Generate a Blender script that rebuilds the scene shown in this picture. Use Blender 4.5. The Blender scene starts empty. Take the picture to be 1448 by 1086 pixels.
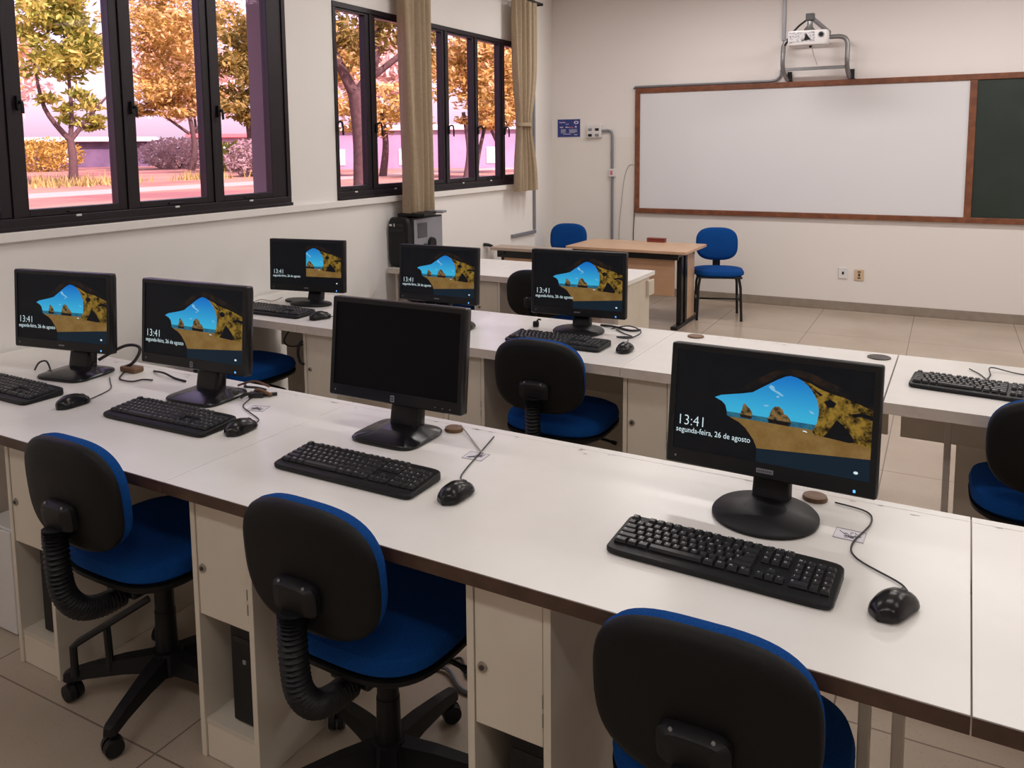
import bpy, bmesh, math, random
from mathutils import Vector, Matrix
random.seed(7)
sc = bpy.context.scene
COL = sc.collection
PI = math.pi
sin, cos = math.sin, math.cos

# ------------------------------------------------------------------ materials
MATS = {}
def mat(name, col, rough=.5, metal=0., spec=.5, noise=None, bump=None, emit=None, coat=0.):
    """noise = (scale, other colour, low, high); bump = (scale, strength)"""
    if name in MATS: return MATS[name]
    m = bpy.data.materials.new(name); m.use_nodes = True
    nt = m.node_tree; b = nt.nodes['Principled BSDF']
    b.inputs['Base Color'].default_value = (*col, 1)
    b.inputs['Roughness'].default_value = rough
    b.inputs['Metallic'].default_value = metal
    b.inputs['Specular IOR Level'].default_value = spec
    b.inputs['Coat Weight'].default_value = coat
    if emit:
        b.inputs['Emission Color'].default_value = (*emit[0], 1); b.inputs['Emission Strength'].default_value = emit[1]
    tc = nt.nodes.new('ShaderNodeTexCoord')
    if noise:
        n = nt.nodes.new('ShaderNodeTexNoise'); n.inputs['Scale'].default_value = noise[0]; n.inputs['Detail'].default_value = 6
        nt.links.new(tc.outputs['Object'], n.inputs['Vector'])
        r = nt.nodes.new('ShaderNodeValToRGB')
        r.color_ramp.elements[0].position = noise[2]; r.color_ramp.elements[0].color = (*col, 1)
        r.color_ramp.elements[1].position = noise[3]; r.color_ramp.elements[1].color = (*noise[1], 1)
        nt.links.new(n.outputs['Fac'], r.inputs['Fac']); nt.links.new(r.outputs['Color'], b.inputs['Base Color'])
    if bump:
        n = nt.nodes.new('ShaderNodeTexNoise'); n.inputs['Scale'].default_value = bump[0]; n.inputs['Detail'].default_value = 4
        nt.links.new(tc.outputs['Object'], n.inputs['Vector'])
        bp = nt.nodes.new('ShaderNodeBump'); bp.inputs['Strength'].default_value = bump[1]; bp.inputs['Distance'].default_value = .004
        nt.links.new(n.outputs['Fac'], bp.inputs['Height']); nt.links.new(bp.outputs['Normal'], b.inputs['Normal'])
    MATS[name] = m
    return m

def emis(name, col, s=1., noise=None, grad=None):
    """surface of a lit screen: emission over a dark glossy panel"""
    if name in MATS: return MATS[name]
    m = mat(name, (.003, .003, .0035), .4, spec=.1)
    nt = m.node_tree; b = nt.nodes['Principled BSDF']
    b.inputs['Emission Color'].default_value = (*col, 1); b.inputs['Emission Strength'].default_value = s
    tc = nt.nodes.new('ShaderNodeTexCoord')
    if noise:
        n = nt.nodes.new('ShaderNodeTexNoise'); n.inputs['Scale'].default_value = noise[0]; n.inputs['Detail'].default_value = 5
        n.inputs['Roughness'].default_value = .7
        nt.links.new(tc.outputs['Object'], n.inputs['Vector'])
        r = nt.nodes.new('ShaderNodeValToRGB')
        r.color_ramp.elements[0].position = noise[2]; r.color_ramp.elements[0].color = (*col, 1)
        r.color_ramp.elements[1].position = noise[3]; r.color_ramp.elements[1].color = (*noise[1], 1)
        nt.links.new(n.outputs['Fac'], r.inputs['Fac']); nt.links.new(r.outputs['Color'], b.inputs['Emission Color'])
    if grad:   # (z0, z1, other colour) along the screen height in the object's own space
        sp = nt.nodes.new('ShaderNodeSeparateXYZ'); nt.links.new(tc.outputs['Object'], sp.inputs[0])
        mr = nt.nodes.new('ShaderNodeMapRange'); mr.inputs[1].default_value = grad[0]; mr.inputs[2].default_value = grad[1]
        nt.links.new(sp.outputs['Z'], mr.inputs[0])
        r = nt.nodes.new('ShaderNodeValToRGB')
        r.color_ramp.elements[0].color = (*col, 1); r.color_ramp.elements[1].color = (*grad[2], 1)
        nt.links.new(mr.outputs[0], r.inputs['Fac']); nt.links.new(r.outputs['Color'], b.inputs['Emission Color'])
    return m

def m_wall_front():
    m = mat('wall_paint_two_tone', (.8, .76, .72), .55, bump=(60, .05))
    nt = m.node_tree; b = nt.nodes['Principled BSDF']
    g = nt.nodes.new('ShaderNodeNewGeometry'); sp = nt.nodes.new('ShaderNodeSeparateXYZ')
    nt.links.new(g.outputs['Position'], sp.inputs[0])
    gt = nt.nodes.new('ShaderNodeMath'); gt.operation = 'GREATER_THAN'; gt.inputs[1].default_value = 1.676
    nt.links.new(sp.outputs['Z'], gt.inputs[0])
    mx = nt.nodes.new('ShaderNodeMix'); mx.data_type = 'RGBA'
    mx.inputs[6].default_value = (.79, .745, .705, 1); mx.inputs[7].default_value = (.82, .775, .76, 1)
    nt.links.new(gt.outputs[0], mx.inputs[0]); nt.links.new(mx.outputs[2], b.inputs['Base Color'])
    return m

def m_floor():
    m = mat('terrazzo_tile', (.4, .33, .27), .22, spec=.5)
    nt = m.node_tree; b = nt.nodes['Principled BSDF']; L = nt.links
    g = nt.nodes.new('ShaderNodeNewGeometry'); sp = nt.nodes.new('ShaderNodeSeparateXYZ'); L.new(g.outputs['Position'], sp.inputs[0])
    def math_(op, a, bb=None):
        n = nt.nodes.new('ShaderNodeMath'); n.operation = op
        for i, v in enumerate((a, bb)):
            if v is None: continue
            if isinstance(v, (int, float)): n.inputs[i].default_value = v
            else: L.new(v, n.inputs[i])
        return n.outputs[0]
    def groove(axis, off, size):
        t = math_('DIVIDE', math_('SUBTRACT', sp.outputs[axis], off), size)
        f = math_('ABSOLUTE', math_('SUBTRACT', math_('FRACT', math_('ADD', t, 100.5)), .5))
        return math_('LESS_THAN', f, .0028 / size)
    gr = math_('MAXIMUM', groove('X', -.22, .78), groove('Y', 1.315, .98))
    n1 = nt.nodes.new('ShaderNodeTexNoise'); n1.inputs['Scale'].default_value = 1.6; n1.inputs['Detail'].default_value = 8
    L.new(g.outputs['Position'], n1.inputs['Vector'])
    r1 = nt.nodes.new('ShaderNodeValToRGB'); r1.color_ramp.elements[0].position = .3; r1.color_ramp.elements[1].position = .75
    r1.color_ramp.elements[0].color = (.36, .285, .22, 1); r1.color_ramp.elements[1].color = (.46, .38, .305, 1)
    L.new(n1.outputs['Fac'], r1.inputs['Fac'])
    v = nt.nodes.new('ShaderNodeTexVoronoi'); v.inputs['Scale'].default_value = 75; L.new(g.outputs['Position'], v.inputs['Vector'])
    chip = math_('LESS_THAN', v.outputs['Distance'], .16)
    mx = nt.nodes.new('ShaderNodeMix'); mx.data_type = 'RGBA'; L.new(math_('MULTIPLY', chip, .4), mx.inputs[0])
    L.new(r1.outputs['Color'], mx.inputs[6]); mx.inputs[7].default_value = (.24, .18, .135, 1)
    mg = nt.nodes.new('ShaderNodeMix'); mg.data_type = 'RGBA'; L.new(gr, mg.inputs[0])
    L.new(mx.outputs[2], mg.inputs[6]); mg.inputs[7].default_value = (.19, .15, .12, 1)
    L.new(mg.outputs[2], b.inputs['Base Color'])
    n2 = nt.nodes.new('ShaderNodeTexNoise'); n2.inputs['Scale'].default_value = 5; L.new(g.outputs['Position'], n2.inputs['Vector'])
    mr = nt.nodes.new('ShaderNodeMapRange'); mr.inputs[3].default_value = .2; mr.inputs[4].default_value = .28
    L.new(n2.outputs['Fac'], mr.inputs[0]); L.new(mr.outputs[0], b.inputs['Roughness'])
    return m

def m_glass():
    m = bpy.data.materials.new('violet_tinted_glass'); m.use_nodes = True
    nt = m.node_tree; nt.nodes.remove(nt.nodes['Principled BSDF'])
    tr = nt.nodes.new('ShaderNodeBsdfTransparent'); tr.inputs[0].default_value = (.97, .80, .915, 1)
    gl = nt.nodes.new('ShaderNodeBsdfGlossy'); gl.inputs['Roughness'].default_value = .02; gl.inputs[0].default_value = (.9, .85, .95, 1)
    mx = nt.nodes.new('ShaderNodeMixShader'); mx.inputs[0].default_value = .002
    nt.links.new(tr.outputs[0], mx.inputs[1]); nt.links.new(gl.outputs[0], mx.inputs[2])
    nt.links.new(mx.outputs[0], nt.nodes['Material Output'].inputs[0])
    MATS['glass'] = m
    return m

WALL = mat('wall_paint', (.82, .79, .76), .55, bump=(60, .05))
WALLF = m_wall_front()
FLOOR = m_floor()
GLASS = m_glass()
CEIL = mat('ceiling_paint', (.8, .78, .75), .7)
STONE = mat('skirting_stone', (.25, .205, .165), .4, noise=(14, (.31, .26, .21), .3, .7))
DESK = mat('cream_laminate', (.80, .78, .745), .27, spec=.5, noise=(9, (.775, .75, .71), .45, .8))
PANEL = mat('cream_board', (.62, .56, .47), .45, noise=(6, (.56, .50, .41), .4, .8))
DOORM = mat('cream_door', (.70, .63, .53), .4, noise=(5, (.66, .59, .49), .4, .8))
EDGE = mat('edge_walnut', (.055, .028, .017), .4, noise=(20, (.09, .048, .03), .35, .7))
PALE = mat('edge_pale', (.60, .53, .47), .45, noise=(25, (.52, .45, .39), .5, .8))
BLACK = mat('black_plastic', (.008, .008, .0088), .45, spec=.3, bump=(900, .08))
GLOSSB = mat('black_gloss_plastic', (.008, .0075, .009), .24, spec=.35)
SHELL = mat('black_shell', (.006, .0058, .0058), .5, spec=.22, bump=(500, .1))
KEYM = mat('key_black', (.014, .014, .016), .38)
LEGEND = mat('key_legend', (.75, .75, .75), .5)
BLUE = mat('blue_fabric', (.003, .043, .19), .9, spec=.12, noise=(350, (.005, .07, .285), .35, .7), bump=(700, .4))
BLACKM = mat('black_metal', (.014, .014, .015), .38, .4)
STEEL = mat('grey_steel', (.3, .3, .31), .35, .85)
PIPE = mat('grey_conduit', (.22, .225, .25), .45, .2)
CHROME = mat('nickel_lock', (.45, .42, .38), .28, 1.)
FRAME = mat('bronze_frame', (.017, .011, .016), .38, .3)
CURT = mat('beige_cloth', (.56, .45, .32), .9, spec=.1, noise=(40, (.50, .395, .275), .35, .75), bump=(600, .3))
def translucent(m, k):
    nt = m.node_tree; b = nt.nodes['Principled BSDF']
    t = nt.nodes.new('ShaderNodeBsdfTranslucent'); mx = nt.nodes.new('ShaderNodeMixShader'); mx.inputs[0].default_value = k
    lk = b.inputs['Base Color'].links
    if lk: nt.links.new(lk[0].from_socket, t.inputs[0])
    else: t.inputs[0].default_value = b.inputs['Base Color'].default_value
    nt.links.new(b.outputs[0], mx.inputs[1]); nt.links.new(t.outputs[0], mx.inputs[2])
    nt.links.new(mx.outputs[0], nt.nodes['Material Output'].inputs[0])
    return m
translucent(CURT, .3)
WOODF = mat('board_frame_wood', (.15, .047, .022), .38, noise=(16, (.25, .09, .04), .35, .7))
WHITEB = mat('whiteboard_enamel', (.74, .735, .76), .16)
GREENB = mat('chalkboard_green', (.012, .022, .016), .5, noise=(5, (.02, .034, .026), .4, .8))
MAPLE = mat('maple_laminate', (.55, .35, .22), .35, noise=(7, (.62, .42, .28), .35, .75))
GREYT = mat('worn_maple', (.42, .33, .27), .4)
MAPLED = mat('maple_panel', (.50, .30, .175), .45, noise=(7, (.55, .34, .205), .35, .75))
WHITEP = mat('white_plastic', (.72, .7, .7), .4)
DIRTYP = mat('dusty_white_plastic', (.6, .58, .6), .45, noise=(60, (.2, .19, .22), .5, .62))
BEIGEP = mat('beige_plastic', (.62, .46, .3), .45)
GREYP = mat('grey_plastic', (.27, .27, .3), .35, .3)
DGREY = mat('dark_grey', (.07, .07, .075), .5)
BROWN = mat('brown_grommet', (.17, .085, .04), .5)
DKBROWN = mat('dark_grommet', (.05, .038, .03), .5)
REDBR = mat('red_brown_wood', (.2, .035, .02), .45)
PAPER = mat('label_paper', (.66, .63, .68), .6)
INK = mat('label_ink', (.14, .13, .15), .6)
CORD = mat('black_cord', (.018, .016, .017), .5)
WCORD = mat('pale_cord', (.4, .37, .35), .5)
POSTER = mat('poster_blue', (.025, .04, .22), .5)
PWHITE = mat('poster_white', (.75, .72, .75), .5)
PRED = mat('poster_red', (.55, .12, .2), .5)
SCUFF = mat('scuff_mark', (.2, .17, .15), .6)
BLUELED = mat('blue_led', (.05, .2, .8), .3, emit=((.1, .4, 1.), 1.6))
WHITELED = mat('white_led', (.6, .7, .8), .3, emit=((.6, .8, 1.), .9))
TUBE = mat('lamp_tube', (.9, .9, .9), .4, emit=((1., .95, .9), 2.))

# ------------------------------------------------------------------ mesh helpers
class MB:
    def __init__(s): s.bm = bmesh.new(); s.mats = []
    def mi(s, m):
        if m not in s.mats: s.mats.append(m)
        return s.mats.index(m)
    def box(s, x0, x1, y0, y1, z0, z1, m, bev=0., M=None, seg=2):
        t = bmesh.new()
        bmesh.ops.create_cube(t, size=1)
        for v in t.verts:
            v.co = Vector(((x0+x1)/2 + v.co.x*(x1-x0), (y0+y1)/2 + v.co.y*(y1-y0), (z0+z1)/2 + v.co.z*(z1-z0)))
        if bev > 0:
            bmesh.ops.bevel(t, geom=list(t.edges), offset=bev, segments=seg, profile=.5, affect='EDGES')
        s.merge(t, m, M); return s
    def merge(s, t, m, M=None):
        i = s.mi(m); mp = {}
        for v in t.verts: mp[v] = s.bm.verts.new(M @ v.co if M else v.co)
        for f in t.faces:
            try:
                nf = s.bm.faces.new([mp[v] for v in f.verts]); nf.material_index = i; nf.smooth = f.smooth
            except ValueError: pass
        t.free()
    def loft(s, rings, m, cap0=True, cap1=True, smooth=True, close=True):
        i = s.mi(m); R = [[s.bm.verts.new(p) for p in r] for r in rings]; n = len(R[0])
        for a, b in zip(R, R[1:]):
            for k in range(n if close else n-1):
                f = s.bm.faces.new((a[k], a[(k+1) % n], b[(k+1) % n], b[k])); f.material_index = i; f.smooth = smooth
        if cap0:
            f = s.bm.faces.new(R[0][::-1]); f.material_index = i
        if cap1:
            f = s.bm.faces.new(R[-1]); f.material_index = i
        return s
    def tube(s, pts, r, m, n=8, caps=True):
        pts = [Vector(p) for p in pts]; rr = r if isinstance(r, (list, tuple)) else [r]*len(pts)
        rings = []; u = None
        for k, p in enumerate(pts):
            d = (pts[min(k+1, len(pts)-1)] - pts[max(k-1, 0)]).normalized()
            if u is None:
                u = d.orthogonal().normalized()
            else:
                u = (u - d*u.dot(d))
                u = u.normalized() if u.length > 1e-6 else d.orthogonal().normalized()
            w = d.cross(u)
            rings.append([p + (u*cos(2*PI*j/n) + w*sin(2*PI*j/n))*rr[k] for j in range(n)])
        return s.loft(rings, m, caps, caps)
    def cyl(s, c, r, z0, z1, m, n=24, r1=None):
        r1 = r if r1 is None else r1
        return s.loft([[(c[0]+r*cos(2*PI*j/n), c[1]+r*sin(2*PI*j/n), z0) for j in range(n)],
                       [(c[0]+r1*cos(2*PI*j/n), c[1]+r1*sin(2*PI*j/n), z1) for j in range(n)]], m)
    def poly(s, pts, m):
        f = s.bm.faces.new([s.bm.verts.new(p) for p in pts]); f.material_index = s.mi(m); return s
    def build(s, name, parent=None, loc=None, rotz=0.):
        me = bpy.data.meshes.new(name)
        bmesh.ops.recalc_face_normals(s.bm, faces=s.bm.faces) if not getattr(s, 'keep', False) else None
        # sharp edges where faces meet at an angle keep flat looks
        for e in s.bm.edges:
            if len(e.link_faces) == 2 and e.calc_face_angle(0) > .7: e.smooth = False
        s.bm.to_mesh(me); s.bm.free()
        for m in s.mats: me.materials.append(m)
        o = bpy.data.objects.new(name, me); COL.objects.link(o)
        if parent is not None: o.parent = parent
        if loc is not None: o.location = loc
        o.rotation_euler[2] = rotz
        return o

def thing(name, label, cat, loc=(0, 0, 0), rotz=0., group=None):
    o = bpy.data.objects.new(name, None); COL.objects.link(o); o.empty_display_size = .1
    o.location = loc; o.rotation_euler = (0, 0, rotz)
    return tag(o, label, cat, group)
def tag(o, label, cat, group=None):
    o['label'] = label; o['category'] = cat
    if group: o['group'] = group
    return o
def struct(o): o['kind'] = 'structure'; return o
def copy_tree(o, parent=None):
    c = o.copy(); COL.objects.link(c)
    if parent is not None: c.parent = parent
    for ch in list(o.children): copy_tree(ch, c)
    return c
def dup(proto, loc, rotz, label, group=None):
    c = copy_tree(proto); c.location = loc; c.rotation_euler = (0, 0, rotz); c['label'] = label
    if group: c['group'] = group
    return c

def arc(p, q, r, n=5):
    pass
def smooth_path(pts, n=6):
    """Catmull-Rom through the points"""
    P = [Vector(p) for p in pts]; out = []
    for i in range(len(P)-1):
        a = P[max(i-1, 0)]; b = P[i]; c = P[i+1]; d = P[min(i+2, len(P)-1)]
        for k in range(n):
            t = k/n
            out.append(.5*((2*b) + (c-a)*t + (2*a-5*b+4*c-d)*t*t + (3*b-3*c+d-a)*t**3))
    out.append(P[-1]); return out
def sup(w, h, n=40, e=2.6, cx=0, cy=0):
    r = []
    for j in range(n):
        a = 2*PI*j/n; c, s_ = cos(a), sin(a)
        r.append((cx + w/2*math.copysign(abs(c)**(2/e), c), cy + h/2*math.copysign(abs(s_)**(2/e), s_)))
    return r

_glyph = {}
def glyph(txt, size=1.):
    """outline text turned into flat faces: (verts, faces) at the given size, lying in XY"""
    if txt not in _glyph:
        cu = bpy.data.curves.new('t', 'FONT'); cu.body = txt; cu.size = 1.
        cu.resolution_u = 3; cu.offset = -.012 if len(txt) == 5 else 0.
        o = bpy.data.objects.new('t', cu); COL.objects.link(o)
        dg = bpy.context.evaluated_depsgraph_get(); dg.update()
        me = bpy.data.meshes.new_from_object(o.evaluated_get(dg))
        _glyph[txt] = ([v.co.copy() for v in me.vertices], [tuple(p.vertices) for p in me.polygons])
        bpy.data.objects.remove(o); bpy.data.curves.remove(cu); bpy.data.meshes.remove(me)
    return _glyph[txt]

# ------------------------------------------------------------------ camera
fpx = 1157.42
R_, U_, F_ = None, None, None
yaw, pitch, roll = .495946, .110197, -.009251
cy_, sy_, cp_, sp_ = cos(yaw), sin(yaw), cos(pitch), sin(pitch)
F_ = Vector((-sy_*cp_, cy_*cp_, -sp_)); r0 = Vector((cy_, sy_, 0)); u0 = r0.cross(F_)
R_ = r0*cos(roll) + u0*sin(roll); U_ = -r0*sin(roll) + u0*cos(roll)
cam = bpy.data.cameras.new('camera'); co = bpy.data.objects.new('camera', cam); COL.objects.link(co)
co.matrix_world = Matrix(((R_.x, U_.x, -F_.x, 0), (R_.y, U_.y, -F_.y, 0), (R_.z, U_.z, -F_.z, 1.5896), (0, 0, 0, 1)))
cam.sensor_width = 36; cam.lens = 36*fpx/1448
cam.shift_x = (724-714.64)/1448; cam.shift_y = (334.96-543)/1448
cam.clip_start = .05; cam.clip_end = 400
sc.camera = co

# ------------------------------------------------------------------ room shell
XW, YF, ZC = -3.461, 8.3215, 3.25
XR, YB, YE = 4.6, -2.6, 6.99          # right wall, back wall, end of the window wall
struct(MB().box(-4.2, XR+.2, YB-.2, YF+.2, -.12, 0, FLOOR).build('floor'))
struct(MB().box(-4.2, XR+.2, YB-.2, YF+.2, ZC, ZC+.15, CEIL).build('ceiling'))
struct(MB().box(-4.2, XR+.2, YF, YF+.2, 0, ZC, WALLF).build('wall_front'))
struct(MB().box(XR, XR+.2, YB, YF, 0, ZC, WALL).build('wall_right'))
struct(MB().box(-4.2, XR+.2, YB-.2, YB, 0, ZC, WALL).build('wall_back'))
W1 = (.92, 3.70); W2 = (4.125, 6.86); ZB, ZT = 1.255, 2.512
TH = .12
w = MB()
w.box(XW-TH, XW, YB, YE, 0, ZB, WALL).box(XW-TH, XW, YB, YE, ZT, ZC, WALL)
for a, b in ((YB, W1[0]), (W1[1], W2[0]), (W2[1], YE)): w.box(XW-TH, XW, a, b, ZB, ZT, WALL)
sl = [(XW, YE), (-3.895, YF), (-4.02, YF), (XW-TH, YE)]   # the last stretch runs slightly outward to the corner
w.loft([[(x, y, 0) for x, y in sl], [(x, y, ZC) for x, y in sl]], WALL, smooth=False)
struct(w.build('wall_left'))
struct(MB().box(XW-.27, XW-TH-.002, W1[1]-.03, W2[0]-.10, -.1, ZC, mat('outer_render', (.22, .19, .2), .8)).build('wall_exterior'))
struct(MB().box(-3.895, XR, YF-.012, YF, .001, .084, STONE, .002).build('baseboard_front'))
struct(MB().box(XW, XW+.028, .5, 6.75, 1.208, 1.25, WALL, .004).build('trim_1'))

# windows: frame > sash (> pane, handle, latch)
def window(name, y0, y1, panes, handles):
    t = bpy.data.objects.new(name, None); COL.objects.link(t); struct(t)
    xf0, xf1 = XW-.06, XW+.008
    f = MB()
    f.box(xf0, xf1, y0, y1, ZB, ZB+.05, FRAME, .003).box(xf0, xf1, y0, y1, ZT-.035, ZT, FRAME, .003)
    f.box(xf0, xf1+.012, y0, y1, ZB-.003, ZB+.014, FRAME, .002)
    edges = [y0] + [(a[1]+b[0])/2 for a, b in zip(panes, panes[1:])] + [y1]
    zs0, zs1 = ZB+.05, ZT-.035
    f.box(xf0, xf1, y0, y0+.03, zs0, zs1, FRAME, .002)
    f.box(xf0, xf1, y1-.03, y1, zs0, zs1, FRAME, .002)
    for e in edges[1:-1]: f.box(xf0, xf1, e-.012, e+.012, zs0, zs1, FRAME, .002)
    f.build('window_frame', t)
    for k, (a, b) in enumerate(panes):
        lo = (y0+.03 if k == 0 else edges[k]+.012)+.001; hi = (y1-.03 if k == len(panes)-1 else edges[k+1]-.012)-.001
        s = MB(); x0, x1 = xf0+.008, xf1-.008
        zg0, zg1 = 1.338, 2.462
        s.box(x0, x1, lo, a, zs0+.001, zs1-.001, FRAME, .003).box(x0, x1, b, hi, zs0+.001, zs1-.001, FRAME, .003)
        s.box(x0, x1, a, b, zs0+.001, zg0, FRAME, .003).box(x0, x1, a, b, zg1, zs1-.001, FRAME, .003)
        so = s.build('sash', t)
        MB().box(x0+.02, x0+.026, a+.001, b-.001, zg0+.001, zg1-.001, GLASS).build('pane', so)
        if handles:
            h = MB(); yh = a-.022; big = handles == 2; zh = 1.72 if big else 1.79
            h.box(xf1-.008, xf1+.008, yh-.009, yh+.009, zh-.03, zh+.03, BLACKM, .003)
            if big: h.tube(smooth_path([(xf1+.008, yh, zh+.03), (xf1+.028, yh+.002, zh+.036), (xf1+.032, yh+.018, zh+.02), (xf1+.032, yh+.022, zh-.05)]), .0065, BLACKM)
            else: h.tube(smooth_path([(xf1+.008, yh, zh), (xf1+.026, yh, zh+.004), (xf1+.03, yh, zh-.02), (xf1+.03, yh, zh-.045)]), .0065, BLACKM)
            h.build('handle', so)
        l = MB(); yl = (a+b)/2+.01
        l.box(xf1-.008, xf1+.004, yl-.055, yl+.03, 1.316, 1.322, FRAME, .001)
        l.box(xf1-.008, xf1+.005, yl-.022, yl+.004, 1.294, 1.304, WHITEP, .002)
        l.build('latch', so)
    return t
window('window_1', W1[0], W1[1], [(1.05, 1.47), (1.585, 1.99), (2.112, 2.545), (2.662, 3.075), (3.192, 3.555)], 1)
window('window_2', W2[0], W2[1], [(4.155, 4.458), (4.567, 4.93), (5.03, 5.397), (5.492, 5.855), (5.947, 6.312), (6.41, 6.76)], 2)

# curtains: wavy cloth with thickness, gathered by a tie on the second
def curtain(name, label, yspan, ztop, zbot, tie, waves, seedv):
    rnd = random.Random(seedv); ph = rnd.random()*6
    N = 90; rings = []; zs = [ztop + (zbot-ztop)*k/26 for k in range(27)]
    for z in zs:
        y0, y1 = yspan(z); fr, bk = [], []
        for j in range(N+1):
            u = j/N
            amp = .028*(.75+.25*sin(3*u+ph)) * (1-.25*tie(z))
            x = XW + .12 + 1.5*amp*sin(2*PI*waves*u + ph + .5*sin(5*u+z)) + .012*sin(2*PI*waves*2.3*u+z*1.3)
            y = y0 + (y1-y0)*(u + .012*sin(2*PI*waves*u*1.0+1))
            fr.append((x+.002, y, z)); bk.append((x-.002, y, z))
        rings.append(fr + bk[::-1])
    m = MB().loft(rings, CURT)
    o = m.build('cloth', thing(name, label, 'curtain'))
    return o.parent
c1 = curtain('curtain', 'long beige curtain hanging straight between the panes, over the black computer tower', lambda z: (4.69, 5.06), 2.86, 1.13, lambda z: 0, 4.3, 3)
def sp2(z):
    g = math.exp(-((z-1.78)/.30)**2)*.8; s = max(0, (1.78-z)/.6)
    w0 = 6.375+.07*g+.0*s; w1 = 6.80-.15*g+.0*s
    return (w0, w1)
c2 = curtain('curtain', 'beige curtain beside the room corner, gathered by a tie at mid height', sp2, 2.86, 1.19, lambda z: math.exp(-((z-1.78)/.25)**2), 4.2, 5)
MB().loft([[(XW+.115+.06*cos(2*PI*j/20), 6.545+.118*sin(2*PI*j/20), z) for j in range(20)] for z in (1.765, 1.795)], CURT).build('tie_band', c2)
rod = thing('curtain_rod', 'dark curtain rod with end bracket above the far window', 'curtain rod')
MB().tube([(XW+.115, 3.95, 2.878), (XW+.115, 6.93, 2.878)], .011, BLACKM).build('pole', rod)
for y in (4.0, 6.915): MB().box(XW, XW+.13, y-.009, y+.009, 2.862, 2.885, BLACKM, .002).build('bracket', rod)
hk = tag(MB().box(XW, XW+.03, 6.89, 6.905, 1.70, 1.715, BLACKM, .003).box(XW+.022, XW+.03, 6.885, 6.91, 1.668, 1.70, BLACKM, .002).build('curtain_hook'), 'small dark tieback hook on the wall beside the gathered curtain', 'hook')

# ------------------------------------------------------------------ things on the walls
cd = thing('cable_conduit', 'grey conduit running down beside the gathered curtain to an elbow', 'conduit')
MB().box(XW+.0006, XW+.022, 6.945, 6.975, .80, ZC-.01, PIPE, .003).build('vertical_run', cd)
MB().box(XW+.0006, XW+.024, 6.50, 6.977, .765, .795, PIPE, .003).build('horizontal_run', cd)
tag(MB().tube(smooth_path([(XW+.004, 6.0, .76), (XW+.03, 6.03, .755), (XW+.035, 6.09, .735)]), .014, BLACK).build('cable_stub'), 'short black cable stub sticking out of the window wall', 'cable')

po = thing('poster', 'small blue notice with white writing on the front wall', 'poster')
MB().box(-3.836, -3.552, YF-.004, YF-.0005, 1.677, 1.884, PWHITE).build('border', po)
MB().box(-3.828, -3.56, YF-.006, YF-.004, 1.685, 1.877, POSTER).build('sheet', po)
pm = MB()
yq = YF-.0065
def bar(x, z, w_, h_, m): pm.poly([(x, yq, z), (x+w_, yq, z), (x+w_, yq, z+h_), (x, yq, z+h_)], m)
rr = random.Random(2)
for x, z, wd, h_ in ((-3.805, 1.838, .075, .012), (-3.73, 1.82, .038, .008), (-3.80, 1.786, .04, .018), (-3.732, 1.786, .055, .014), (-3.62, 1.786, .025, .018)):
    n = max(2, int(wd/.012))
    for k in range(n): bar(x+wd*k/n, z+rr.uniform(-.002, .003), wd/n*.7, h_*rr.uniform(.6, 1), PWHITE)
bar(-3.69, 1.783, .05, .012, PRED)
for k in range(5): bar(-3.79, 1.765-k*.009, .06*rr.uniform(.7, 1.1), .003, PWHITE); bar(-3.69, 1.765-k*.009, .09*rr.uniform(.7, 1.1), .003, PWHITE)
bar(-3.76, 1.714, .09, .005, PWHITE); bar(-3.63, 1.706, .04, .006, PWHITE)
for s1, m_, dy in ((1., PWHITE, 0), (.55, POSTER, .0004)):
    pm.poly([(-3.605+.028*s1*cos(a)*1.0, yq-dy, 1.842+.017*s1*sin(a)) for a in [2*PI*k/16 for k in range(16)]], m_)
pm.build('writing', po)

sb = thing('socket_box', 'white wall box with four modules and a grey pipe running down from it', 'socket')
MB().box(-3.468, -3.30, YF-.05, YF-.0005, 1.672, 1.815, WHITEP, .012).build('box', sb)
for k, (x, z) in enumerate(((-3.425, 1.76), (-3.345, 1.76), (-3.425, 1.70), (-3.345, 1.70))):
    MB().box(x-.022, x+.022, YF-.056, YF-.0495, z-.014, z+.014, BLACKM if k in (1, 2) else GREYP, .003).build('module', sb)
MB().tube([(-3.30, YF-.02, 1.745)]+smooth_path([(-3.235, YF-.02, 1.745), (-3.195, YF-.02, 1.733), (-3.182, YF-.02, 1.69)])+[(-3.180, YF-.02, 1.34)], .0145, PIPE, 10).build('pipe', sb)
MB().tube([(-3.180, YF-.02, 1.255), (-3.176, YF-.02, .12)], .0145, PIPE, 10).build('pipe', sb)
MB().box(-3.215, -3.145, YF-.045, YF-.0005, 1.255, 1.34, WHITEP, .006).box(-3.192, -3.166, YF-.05, YF-.044, 1.275, 1.32, PRED, .003).build('switch', sb)

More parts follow.
